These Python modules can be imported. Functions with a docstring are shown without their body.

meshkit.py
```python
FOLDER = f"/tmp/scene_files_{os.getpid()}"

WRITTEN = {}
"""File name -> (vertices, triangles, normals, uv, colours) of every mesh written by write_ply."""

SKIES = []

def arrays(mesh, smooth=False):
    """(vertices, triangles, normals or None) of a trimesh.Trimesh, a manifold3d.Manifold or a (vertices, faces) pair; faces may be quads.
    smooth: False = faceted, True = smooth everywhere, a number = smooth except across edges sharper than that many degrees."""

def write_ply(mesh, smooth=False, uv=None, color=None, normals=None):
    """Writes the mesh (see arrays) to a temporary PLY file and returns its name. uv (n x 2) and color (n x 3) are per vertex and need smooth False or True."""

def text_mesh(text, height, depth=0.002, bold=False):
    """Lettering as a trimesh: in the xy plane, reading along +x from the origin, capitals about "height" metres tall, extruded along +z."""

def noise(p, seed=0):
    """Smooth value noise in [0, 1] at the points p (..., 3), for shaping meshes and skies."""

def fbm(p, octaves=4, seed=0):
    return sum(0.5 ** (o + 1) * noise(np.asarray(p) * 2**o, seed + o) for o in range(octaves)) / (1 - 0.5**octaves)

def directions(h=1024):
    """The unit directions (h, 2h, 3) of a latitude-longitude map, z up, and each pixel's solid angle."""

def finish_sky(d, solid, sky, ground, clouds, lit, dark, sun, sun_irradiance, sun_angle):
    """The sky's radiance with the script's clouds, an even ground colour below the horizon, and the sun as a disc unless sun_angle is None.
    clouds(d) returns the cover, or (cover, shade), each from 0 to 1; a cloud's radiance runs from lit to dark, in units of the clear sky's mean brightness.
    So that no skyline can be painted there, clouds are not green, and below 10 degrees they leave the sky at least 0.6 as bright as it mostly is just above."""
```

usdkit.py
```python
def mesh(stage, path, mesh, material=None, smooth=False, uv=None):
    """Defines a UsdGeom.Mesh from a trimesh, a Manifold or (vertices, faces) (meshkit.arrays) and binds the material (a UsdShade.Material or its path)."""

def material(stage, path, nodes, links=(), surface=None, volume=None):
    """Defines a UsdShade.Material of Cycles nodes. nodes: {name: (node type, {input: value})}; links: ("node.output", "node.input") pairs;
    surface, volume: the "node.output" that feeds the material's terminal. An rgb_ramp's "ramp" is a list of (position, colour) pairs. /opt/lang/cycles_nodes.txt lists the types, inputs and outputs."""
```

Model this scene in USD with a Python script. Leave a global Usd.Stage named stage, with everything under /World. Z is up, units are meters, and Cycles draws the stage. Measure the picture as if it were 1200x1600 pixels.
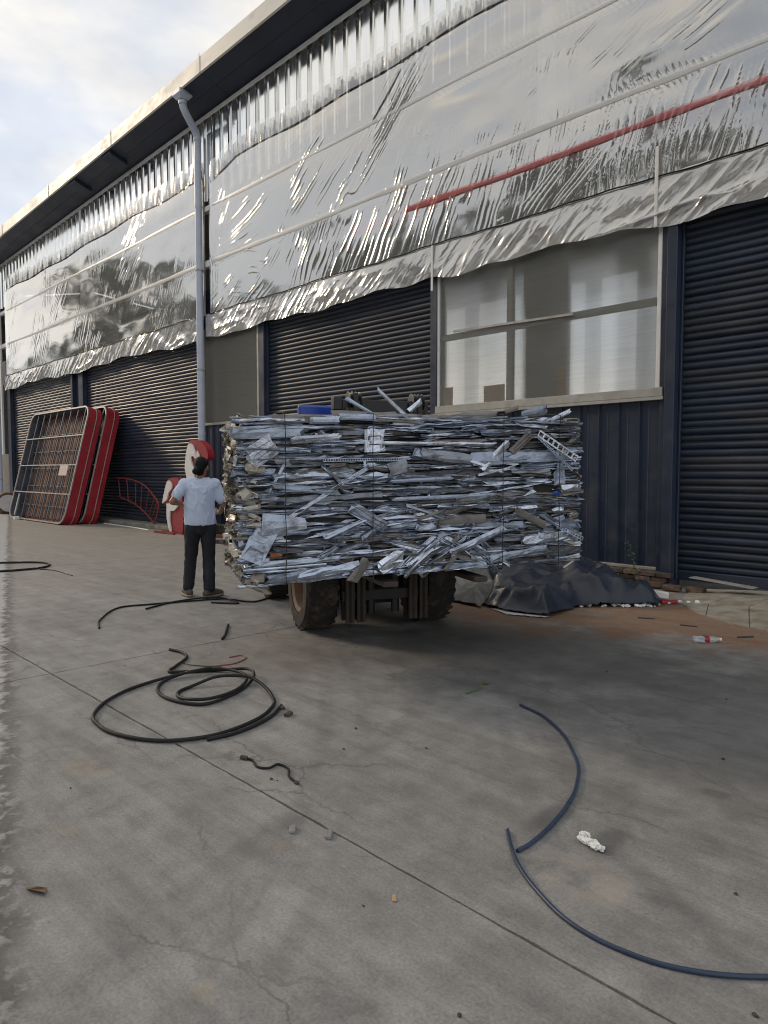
import math, random
import numpy as np, trimesh, manifold3d as m3
from shapely.geometry import Polygon, box as sbox, LineString, Point
from shapely.ops import split as ssplit
from pxr import Usd, UsdGeom, UsdLux, UsdShade, Gf, Sdf, Vt
import usdkit, meshkit

stage = Usd.Stage.CreateInMemory()
UsdGeom.SetStageUpAxis(stage, 'Z'); UsdGeom.SetStageMetersPerUnit(stage, 1.0)
UsdGeom.Xform.Define(stage, '/World'); UsdGeom.Scope.Define(stage, '/World/Looks')
RND = random.Random(7)
A3 = lambda *a: np.array(a, float)

# ------------------------------------------------------------------ camera, sky, sun, exposure
CAM_H, FPX, PITCH, YAW = 1.5, 1100.0, math.atan(63/1100), math.radians(44.5)
EXPOSURE = 0.0
SUN_EL, SUN_FROM = math.radians(24), math.radians(17)     # elevation; turned off the wall's line towards the yard
SUN_I, SUN_ANGLE, SKY_S = 0.40, 10.0, 0.10
CLOUD_A, CLOUD_B = (8.3, 8.8, 9.7), (12.5, 11.6, 10.2)
fh = A3(-math.cos(YAW), math.sin(YAW), 0); rt = A3(math.sin(YAW), math.cos(YAW), 0); zz = A3(0, 0, 1)
fw = fh*math.cos(PITCH) - zz*math.sin(PITCH); upv = zz*math.cos(PITCH) + fh*math.sin(PITCH)
cam = UsdGeom.Camera.Define(stage, '/World/Camera')
cam.CreateHorizontalApertureAttr(36.0); cam.CreateVerticalApertureAttr(48.0); cam.CreateFocalLengthAttr(36.0*FPX/1200)
cam.CreateClippingRangeAttr((0.05, 5000.0)); cam.CreateExposureAttr(EXPOSURE)
cam.AddTransformOp().Set(Gf.Matrix4d(*rt, 0, *upv, 0, *(-fw), 0, 0, 0, CAM_H, 1))
sdir = A3(-math.cos(SUN_FROM)*math.cos(SUN_EL), -math.sin(SUN_FROM)*math.cos(SUN_EL), math.sin(SUN_EL))   # towards the sun
sky_mat = usdkit.material(stage, '/World/Looks/sky_look', {
    'sky': ('sky_texture', {'sky_type': 'single_scattering', 'sun_disc': False, 'sun_elevation': SUN_EL, 'sun_rotation': math.atan2(sdir[0], sdir[1]), 'aerosol_density': 0.9}),
    'tc': ('texture_coordinate', {}),
    'mp': ('mapping', {'mapping_type': 'point', 'scale': (1.0, 1.0, 2.2)}),
    'n1': ('noise_texture', {'scale': 2.1, 'detail': 7.0, 'roughness': 0.55, 'distortion': 0.3}),
    'n2': ('noise_texture', {'scale': 3.4, 'detail': 5.0, 'roughness': 0.5, 'distortion': 0.2}),
    'r1': ('rgb_ramp', {'ramp': [(0.30, (0.45,)*3), (0.55, (0.96,)*3)]}),
    'r2': ('rgb_ramp', {'ramp': [(0.45, CLOUD_A and tuple(c/10 for c in CLOUD_A)), (0.68, tuple(c/10 for c in CLOUD_B))]}),
    'x10': ('mix_color', {'blend_type': 'multiply', 'fac': 1.0, 'b': (10.0, 10.0, 10.0), 'use_clamp_result': False}),
    'mx': ('mix_color', {'blend_type': 'mix', 'use_clamp_result': False}),
    'bg': ('background_shader', {'strength': SKY_S})},
    [('tc.generated', 'mp.vector'), ('mp.vector', 'n1.vector'), ('mp.vector', 'n2.vector'), ('n1.fac', 'r1.fac'), ('n2.fac', 'r2.fac'), ('r2.color', 'x10.a'),
     ('sky.color', 'mx.a'), ('x10.result', 'mx.b'), ('r1.color', 'mx.fac'), ('mx.result', 'bg.color')], surface='bg.background')
dome = UsdLux.DomeLight.Define(stage, '/World/sky')
UsdShade.MaterialBindingAPI.Apply(dome.GetPrim()).Bind(sky_mat)
dome.GetPrim().SetCustomDataByKey('kind', 'structure')
sun = UsdLux.DistantLight.Define(stage, '/World/sun')
sun.CreateIntensityAttr(SUN_I); sun.CreateAngleAttr(SUN_ANGLE); sun.CreateNormalizeAttr(True); sun.CreateColorAttr(Gf.Vec3f(1.0, 0.80, 0.58))
_z = sdir; _x = np.cross(zz, _z); _x /= np.linalg.norm(_x); _y = np.cross(_z, _x)
sun.AddTransformOp().Set(Gf.Matrix4d(*_x, 0, *_y, 0, *_z, 0, 0, 0, 30, 1))

# ------------------------------------------------------------------ helpers: prims
_used = {}
def numbered(path):
    n = _used.get(path, 0); _used[path] = n + 1
    return path if n == 0 else f'{path}_{n:03d}'
def tag(p, label=None, cat=None, group=None, kind=None):
    p = p.GetPrim() if hasattr(p, 'GetPrim') else p
    for k, v in (('label', label), ('category', cat), ('group', group), ('kind', kind)):
        if v: p.SetCustomDataByKey(k, v)
    return p
def thing(name, label=None, cat=None, loc=(0, 0, 0), frame=None, parent=None, group=None, kind=None):
    path = numbered((str(parent.GetPath()) if parent else '/World') + '/' + name)
    x = UsdGeom.Xform.Define(stage, path)
    if frame is not None:
        ex, ey, ez = frame
        x.AddTransformOp().Set(Gf.Matrix4d(*map(float, ex), 0, *map(float, ey), 0, *map(float, ez), 0, *map(float, loc), 1))
    elif any(loc): x.AddTranslateOp().Set(Gf.Vec3d(*map(float, loc)))
    return tag(x, label, cat, group, kind)
def obj(name, mesh, mat, parent=None, smooth=False, **kw):
    path = numbered((str(parent.GetPath()) if parent else '/World') + '/' + name)
    return tag(usdkit.mesh(stage, path, mesh, M[mat] if isinstance(mat, str) else mat, smooth=smooth), **kw)
def dup(src, name, loc, rz=0.0, sc=1.0, label=None, group=None):
    x = UsdGeom.Xform.Define(stage, numbered('/World/' + name))
    x.AddTranslateOp().Set(Gf.Vec3d(*map(float, loc))); x.AddRotateZOp().Set(math.degrees(rz)); x.AddScaleOp().Set(Gf.Vec3f(sc, sc, sc))
    x.GetPrim().GetReferences().AddInternalReference(src.GetPath()); x.GetPrim().SetInstanceable(True)
    return tag(x, label, src.GetCustomDataByKey('category'), group)

# ------------------------------------------------------------------ helpers: shapes
cat = lambda L: trimesh.util.concatenate(L)
def bx(x0, x1, y0, y1, z0, z1):
    b = trimesh.creation.box([abs(x1-x0), abs(y1-y0), abs(z1-z0)]); b.apply_translation([(x0+x1)/2, (y0+y1)/2, (z0+z1)/2]); return b
def rbx(x0, x1, y0, y1, z0, z1, c=0.006):
    """box with chamfered edges"""
    x0, x1 = min(x0, x1), max(x0, x1); y0, y1 = min(y0, y1), max(y0, y1); z0, z1 = min(z0, z1), max(z0, z1)
    c = min(c, (x1-x0)*.4, (y1-y0)*.4, (z1-z0)*.4); P = []
    for sx, X in ((1, x0), (-1, x1)):
        for sy, Yv in ((1, y0), (-1, y1)):
            for sz, Z in ((1, z0), (-1, z1)):
                P += [(X+sx*c, Yv+sy*c, Z), (X+sx*c, Yv, Z+sz*c), (X, Yv+sy*c, Z+sz*c)]
    return trimesh.PointCloud(P).convex_hull
def spline(P, n=8):
    P = np.asarray(P, float); Q = np.vstack([2*P[0]-P[1], P, 2*P[-1]-P[-2]]); out = []
    for i in range(1, len(Q)-2):
        for t in np.linspace(0, 1, n, endpoint=False):
            a, b, c, d = Q[i-1:i+3]
            out.append(.5*((2*b)+(-a+c)*t+(2*a-5*b+4*c-d)*t*t+(-a+3*b-3*c+d)*t**3))
    return np.array(out+[P[-1]])
def tube(P, r, k=8, cap=True):
    P = np.asarray(P, float); n = len(P); r = np.broadcast_to(r, n)
    T = np.gradient(P, axis=0); T /= np.linalg.norm(T, axis=1, keepdims=True)+1e-12
    u = np.cross(T[0], zz) if abs(T[0][2]) < .9 else np.cross(T[0], A3(1, 0, 0)); u /= np.linalg.norm(u); V = []
    for i in range(n):
        u = u-T[i]*(u@T[i]); u /= np.linalg.norm(u); w = np.cross(T[i], u)
        a = np.arange(k)*2*math.pi/k
        V.append(P[i]+r[i]*(np.cos(a)[:, None]*u+np.sin(a)[:, None]*w))
    V = np.vstack(V); F = []
    for i in range(n-1):
        for j in range(k):
            a, b = i*k+j, i*k+(j+1) % k; F += [(a, b, b+k), (a, b+k, a+k)]
    if cap:
        F += [(0, j+1, j) for j in range(1, k-1)]+[((n-1)*k, (n-1)*k+j, (n-1)*k+j+1) for j in range(1, k-1)]
    return trimesh.Trimesh(V, F, process=False)
def bar(a, b, w, h=None):
    """square bar from a to b"""
    a, b = np.asarray(a, float), np.asarray(b, float); h = h or w; t = b-a; L = np.linalg.norm(t); t /= L
    s = np.cross(t, zz) if abs(t[2]) < .95 else np.cross(t, A3(1, 0, 0)); s /= np.linalg.norm(s); n = np.cross(s, t)
    m = trimesh.creation.box([L, w, h]); T = np.eye(4); T[:3, 0], T[:3, 1], T[:3, 2], T[:3, 3] = t, s, n, (a+b)/2
    m.apply_transform(T); return m
def ext_x(profile, x0, x1):
    """open profile of (y, z) points swept along x"""
    p = np.asarray(profile, float); n = len(p)
    V = np.vstack([np.c_[np.full(n, x0), p], np.c_[np.full(n, x1), p]])
    F = [(i, i+n, i+n+1, i+1) for i in range(n-1)]
    return V, np.array(F)
def ext_z(profile, z0, z1):
    p = np.asarray(profile, float); n = len(p)
    V = np.vstack([np.c_[p, np.full(n, z0)], np.c_[p, np.full(n, z1)]])
    return V, np.array([(i, i+1, i+n+1, i+n) for i in range(n-1)])
def grid_faces(nu, nv):
    i = np.arange((nu-1)*(nv-1)); a = (i//(nv-1))*nv+i % (nv-1)
    return np.c_[a, a+nv, a+nv+1, a+1]
def hull_chain(segs, res=0.02, it=12):
    """segs: list of (pA, rA, pB, rB) or [(p, r), ...]; one smooth body"""
    S = []
    for s in segs:
        balls = [(s[0], s[1]), (s[2], s[3])] if len(s) == 4 and np.isscalar(s[1]) else s
        S.append(m3.Manifold.batch_hull([ball(p, r) for p, r in balls]))
    m = m3.Manifold.batch_boolean(S, m3.OpType.Add).refine_to_length(res).to_mesh()
    t = trimesh.Trimesh(m.vert_properties[:, :3], m.tri_verts, process=True)
    trimesh.smoothing.filter_taubin(t, lamb=.5, nu=.52, iterations=it); return t
def ball(p, r):
    r = np.broadcast_to(r, 3)
    return m3.Manifold.sphere(1.0, 20).scale(tuple(map(float, r))).translate(tuple(map(float, p)))
def rock(s, seed, flat=.6):
    m = trimesh.creation.icosphere(1, 1.0); rg = np.random.default_rng(seed)
    m.vertices *= (.75+.5*rg.random((len(m.vertices), 1))); m.vertices *= A3(1, .8, flat)*s
    m.vertices[:, 2] -= m.vertices[:, 2].min()+.1*s; return m

# ------------------------------------------------------------------ materials
M = {}
def mat(name, base, rough=.5, metal=0.0, var=.15, scale=6.0, bump=0.0, bscale=40.0, dirt=None, dirt_amt=(.5, .7), dscale=2.0, stretch=(1, 1, 1), coat=0.0, spec=.5, objrand=0.0):
    b = np.array(base, float)
    n = {'g': ('geometry', {}), 'mp': ('mapping', {'mapping_type': 'point', 'scale': stretch}),
         'n1': ('noise_texture', {'scale': scale, 'detail': 5.0, 'roughness': .6}),
         'r1': ('rgb_ramp', {'ramp': [(.3, tuple(b*(1-var))), (.7, tuple(np.minimum(b*(1+var), .95)))]}),
         'p': ('principled_bsdf', {'roughness': rough, 'metallic': metal, 'coat_weight': coat, 'specular_ior_level': spec}),
         'rr': ('map_range', {'from_min': .3, 'from_max': .7, 'to_min': max(rough-.12, .04), 'to_max': min(rough+.12, 1)})}
    L = [('g.position', 'mp.vector'), ('mp.vector', 'n1.vector'), ('n1.fac', 'r1.fac'), ('n1.fac', 'rr.value'), ('rr.result', 'p.roughness')]
    col = 'r1.color'
    if dirt is not None:
        n['n2'] = ('noise_texture', {'scale': dscale, 'detail': 8.0, 'roughness': .65})
        n['r2'] = ('rgb_ramp', {'ramp': [(dirt_amt[0], (0, 0, 0)), (dirt_amt[1], (1, 1, 1))]})
        n['mx'] = ('mix_color', {'blend_type': 'mix', 'b': tuple(dirt)})
        L += [('mp.vector', 'n2.vector'), ('n2.fac', 'r2.fac'), ('r2.color', 'mx.fac'), (col, 'mx.a')]; col = 'mx.result'
    if objrand:
        n['oi'] = ('object_info', {}); n['om'] = ('map_range', {'to_min': 1-objrand, 'to_max': 1+objrand})
        n['ov'] = ('vector_math', {'math_type': 'scale'})
        L += [('oi.random', 'om.value'), (col, 'ov.vector1'), ('om.result', 'ov.scale')]; col = 'ov.vector'
    L.append((col, 'p.base_color'))
    if bump:
        n['n3'] = ('noise_texture', {'scale': bscale, 'detail': 4.0, 'roughness': .6})
        n['bp'] = ('bump', {'strength': bump, 'distance': .01})
        L += [('mp.vector', 'n3.vector'), ('n3.fac', 'bp.height'), ('bp.normal', 'p.normal')]
    M[name] = usdkit.material(stage, '/World/Looks/' + name, n, L, surface='p.BSDF')
navy = (.013, .021, .041)
mat('navy_paint', navy, .42, var=.2, scale=3, dirt=(.06, .06, .058), dirt_amt=(.55, .85), dscale=1.5, bump=.05, bscale=3)
mat('shutter_paint', (.015, .022, .037), .44, var=.25, scale=2, stretch=(.4, 1, 3), dirt=(.075, .068, .058), dirt_amt=(.5, .9), dscale=1.2, objrand=.3, bump=.12, bscale=2.5)
mat('soffit_paint', (.02, .028, .05), .5, var=.2, scale=1.5)
mat('cream_cladding', (.84, .83, .79), .07, 1.0, var=.06, scale=2, stretch=(4, 4, .4), dirt=(.5, .48, .42), dirt_amt=(.55, .85), dscale=1.5)
mat('cream_fascia', (.66, .63, .55), .45, var=.06, scale=2, dirt=(.35, .31, .25), dirt_amt=(.58, .85), dscale=1.2, stretch=(1, 1, 2))
mat('pipe_plastic', (.42, .46, .55), .38, var=.08, scale=4, dirt=(.25, .25, .25), dirt_amt=(.6, .85), dscale=2)
mat('white_steel', (.6, .6, .58), .4, var=.1)
mat('girt_white', (.84, .83, .80), .5, var=.04)
mat('grey_steel', (.32, .33, .33), .45, .3, var=.2, dirt=(.15, .12, .1), dirt_amt=(.5, .8), dscale=8)
mat('sill_metal', (.37, .36, .335), .45, .3, var=.12, dirt=(.3, .26, .2), dirt_amt=(.5, .8), dscale=4)
mat('red_pipe', (.75, .03, .03), .4)
mat('inside_wall', (.25, .24, .22), .8)
mat('inside_dark', (.05, .05, .05), .8)
mat('cardboard', (.62, .44, .27), .85, var=.12)
mat('red_paint', (.27, .012, .020), .45, var=.18, scale=2.5, dirt=(.15, .02, .025), dirt_amt=(.5, .8), dscale=3)
mat('white_paint', (.68, .67, .64), .5, var=.08, dirt=(.4, .37, .33), dirt_amt=(.55, .8), dscale=6)
mat('trim_metal', (.36, .345, .31), .45, .3, var=.2, dirt=(.25, .18, .12), dirt_amt=(.5, .75), dscale=9)
mat('frame_steel', (.085, .10, .13), .45, .3, var=.3, scale=10, dirt=(.18, .18, .18), dirt_amt=(.5, .8), dscale=5)
mat('brown_board', (.22, .095, .048), .75, var=.3, scale=5, objrand=.3, dirt=(.08, .05, .03), dirt_amt=(.5, .75), dscale=4)
mat('inner_grey', (.06, .07, .085), .6, var=.2)
mat('rust_red', (.19, .025, .02), .55, var=.3)
mat('paper', (.62, .5, .46), .8, var=.15, scale=20)
mat('black_rubber', (.011, .011, .012), .62, var=.2, spec=.3)
mat('blue_rubber', (.022, .036, .066), .4, var=.2, scale=12)
mat('tyre', (.014, .012, .011), .85, var=.3, scale=9, dirt=(.12, .085, .055), dirt_amt=(.5, .8), dscale=9, bump=.3, bscale=60)
mat('rim', (.13, .078, .046), .75, var=.3, dirt=(.1, .06, .04), dirt_amt=(.45, .7), dscale=12)
mat('mast_steel', (.035, .026, .02), .65, .1, var=.4, scale=6, dirt=(.09, .06, .04), dirt_amt=(.5, .8), dscale=5)
mat('black_steel', (.012, .012, .013), .5, .1, var=.3)
mat('chrome', (.5, .5, .52), .25, 1.0)
mat('blue_paint', (.014, .05, .29), .35, var=.15, scale=5)
mat('seat_black', (.02, .02, .02), .7)
mat('brick', (.15, .088, .06), .9, var=.3, scale=14, objrand=.45, dirt=(.05, .047, .04), dirt_amt=(.38, .58), dscale=9, bump=.5, bscale=50)
mat('mortar', (.12, .10, .085), .95, var=.3, scale=14, dirt=(.05, .055, .04), dirt_amt=(.4, .6), dscale=7, bump=.6)
mat('tarp_navy', (.013, .017, .027), .38, var=.3, scale=3, dirt=(.04, .038, .036), dirt_amt=(.55, .85), dscale=4, bump=.15, bscale=14)
mat('tarp_grey', (.12, .115, .105), .7, var=.3, scale=5, dirt=(.3, .29, .27), dirt_amt=(.5, .7), dscale=4, bump=.4, bscale=30)
mat('tarp_pale', (.5, .5, .5), .6, var=.2)
mat('ramp_concrete', (.27, .255, .22), .85, var=.2, scale=5, dirt=(.14, .12, .075), dirt_amt=(.45, .7), dscale=4, bump=.5, bscale=40)
mat('crumb_white', (.7, .7, .67), .8)
mat('stone_grey', (.22, .22, .21), .85, var=.2, scale=30)
mat('stone_dark', (.05, .048, .045), .85, var=.3, scale=30)
mat('leaf_green', (.05, .11, .02), .5, var=.3, scale=20)
mat('stem', (.07, .07, .03), .7)
mat('dry_leaf', (.16, .095, .05), .8)
mat('wood_tan', (.42, .30, .16), .8)
mat('skin', (.22, .115, .07), .5, var=.08)
mat('hair', (.006, .005, .005), .7, var=.2, bump=.3, bscale=90, spec=.2)
mat('shirt', (.52, .60, .74), .85, var=.05, bump=.1, bscale=60)
mat('trousers', (.010, .011, .016), .85, var=.2)
mat('shoe', (.075, .062, .05), .8, var=.25, scale=30)
mat('shoe_sole', (.24, .2, .15), .8, var=.15, scale=30)
mat('bark', (.1, .08, .06), .9)
mat('tree_leaf', (.045, .065, .03), .7, var=.4, scale=.6)
mat('clear_plastic', (.38, .40, .41), .2, var=.3, scale=30)
mat('wire_green', (.04, .10, .03), .5); mat('wire_red', (.26, .05, .03), .5)
mat('tie_wire', (.03, .028, .026), .5, .5)
ALU = []
for i, (b, r, me, d) in enumerate([((.37, .42, .51), .27, .9, (.14, .14, .14)), ((.26, .30, .37), .33, .85, (.08, .08, .08)), ((.50, .55, .64), .24, .92, (.20, .20, .19)),
                                   ((.22, .24, .28), .46, .7, (.06, .055, .05)), ((.21, .20, .185), .6, .35, (.08, .07, .06)), ((.10, .10, .115), .5, .6, (.03, .028, .026)),
                                   ((.31, .37, .47), .40, .6, (.12, .12, .12))]):
    mat(f'scrap_metal_{i}', b, r, me, var=.22, scale=7, dirt=d, dirt_amt=(.5, .74), dscale=9, bump=.35, bscale=28, objrand=.22)
    ALU.append(f'scrap_metal_{i}')
mat('scrap_warm', (.58, .55, .49), .5, .55, var=.3, scale=12, dirt=(.14, .11, .08), dirt_amt=(.45, .68), dscale=12, bump=.3, bscale=40)
mat('scrap_warm_dark', (.26, .235, .20), .55, .5, var=.35, scale=12, dirt=(.07, .055, .04), dirt_amt=(.45, .68), dscale=10, bump=.3, bscale=40)
mat('scrap_core', (.035, .033, .031), .8, .2, var=.4)
mat('scrap_blue', (.02, .06, .3), .4); mat('scrap_orange', (.3, .1, .03), .6)

def film_mat(name, clear, gloss, rough, white=.8, bscale=(8, 8, 8), bstr=.25, tint=(1, .99, .97), ior=1.8, extra=.1):
    M[name] = usdkit.material(stage, '/World/Looks/' + name, {
        'g': ('geometry', {}), 'mp': ('mapping', {'mapping_type': 'point', 'rotation': (0, math.radians(50), 0), 'scale': bscale}),
        'n': ('noise_texture', {'scale': 1.0, 'detail': 4.0, 'roughness': .6, 'distortion': .6}), 'bp': ('bump', {'strength': bstr, 'distance': .02}),
        'd': ('diffuse_bsdf', {'color': tuple(white*c for c in tint)}), 't': ('translucent_bsdf', {'color': tuple(white*c for c in tint)}),
        'm1': ('mix_closure', {'fac': .5}), 'tr': ('transparent_bsdf', {'color': (.97, .97, .97)}), 'm2': ('mix_closure', {'fac': 1-clear}),
        'gl': ('glossy_bsdf', {'color': tint, 'roughness': rough, 'distribution': 'ggx'}), 'fr': ('fresnel', {'IOR': ior}),
        'ad': ('math', {'math_type': 'multiply_add', 'value2': gloss, 'value3': extra, 'use_clamp': True}), 'm3': ('mix_closure', {})},
        [('g.position', 'mp.vector'), ('mp.vector', 'n.vector'), ('n.fac', 'bp.height'), ('bp.normal', 'gl.normal'), ('bp.normal', 'd.normal'), ('bp.normal', 'fr.normal'),
         ('d.BSDF', 'm1.closure1'), ('t.BSDF', 'm1.closure2'), ('tr.BSDF', 'm2.closure1'), ('m1.closure', 'm2.closure2'),
         ('m2.closure', 'm3.closure1'), ('gl.BSDF', 'm3.closure2'), ('fr.fac', 'ad.value1'), ('ad.value', 'm3.fac')], surface='m3.closure')
film_mat('film', .76, 1.85, .06, bscale=(1.5, 1.5, 5.0), bstr=.006, extra=.23, tint=(1, .965, .90))
film_mat('film_valance', .42, 1.9, .13, bscale=(6, 6, 14), bstr=.05, extra=.14, tint=(1, .965, .90), white=.7)
film_mat('film_band', .42, .8, .25, white=.85, bscale=(8, 8, 12), bstr=.05, extra=.03, tint=(1, .99, .96))
film_mat('film_band_red', .62, .9, .25, white=.8, bscale=(8, 8, 12), bstr=.05, extra=.03, tint=(.62, .20, .19))
film_mat('film_clear', .84, 1.0, .08, bscale=(3, 3, 10), bstr=.05, extra=.08)
M['polycarbonate'] = usdkit.material(stage, '/World/Looks/polycarbonate', {
    'g': ('geometry', {}), 'mp': ('mapping', {'mapping_type': 'point', 'scale': (1.2, 1.2, 75)}), 'n': ('noise_texture', {'scale': 1.0, 'detail': 3.0}), 'bp': ('bump', {'strength': .06, 'distance': .02}),
    'r1': ('rgb_ramp', {'ramp': [(.3, (.72, .71, .67)), (.7, (.89, .88, .84))]}),
    're': ('refraction_bsdf', {'roughness': .30, 'IOR': 1.12, 'distribution': 'ggx'}), 'd': ('diffuse_bsdf', {'color': (.55, .54, .50)}), 't': ('translucent_bsdf', {'color': (.55, .54, .50)}), 'm0': ('mix_closure', {'fac': .5}),
    'm1': ('mix_closure', {'fac': .12}), 'tp': ('transparent_bsdf', {'color': (.9, .9, .9)}), 'mt': ('mix_closure', {'fac': .35}), 'gl': ('glossy_bsdf', {'color': (1, .98, .94), 'roughness': .16, 'distribution': 'ggx'}), 'fr': ('fresnel', {'IOR': 1.45}), 'm2': ('mix_closure', {})},
    [('g.position', 'mp.vector'), ('mp.vector', 'n.vector'), ('n.fac', 'bp.height'), ('bp.normal', 'gl.normal'), ('n.fac', 'r1.fac'), ('r1.color', 're.color'), ('d.BSDF', 'm0.closure1'), ('t.BSDF', 'm0.closure2'),
     ('re.BSDF', 'mt.closure1'), ('tp.BSDF', 'mt.closure2'), ('mt.closure', 'm1.closure1'), ('m0.closure', 'm1.closure2'), ('m1.closure', 'm2.closure1'), ('gl.BSDF', 'm2.closure2'), ('fr.fac', 'm2.fac')], surface='m2.closure')

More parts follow.
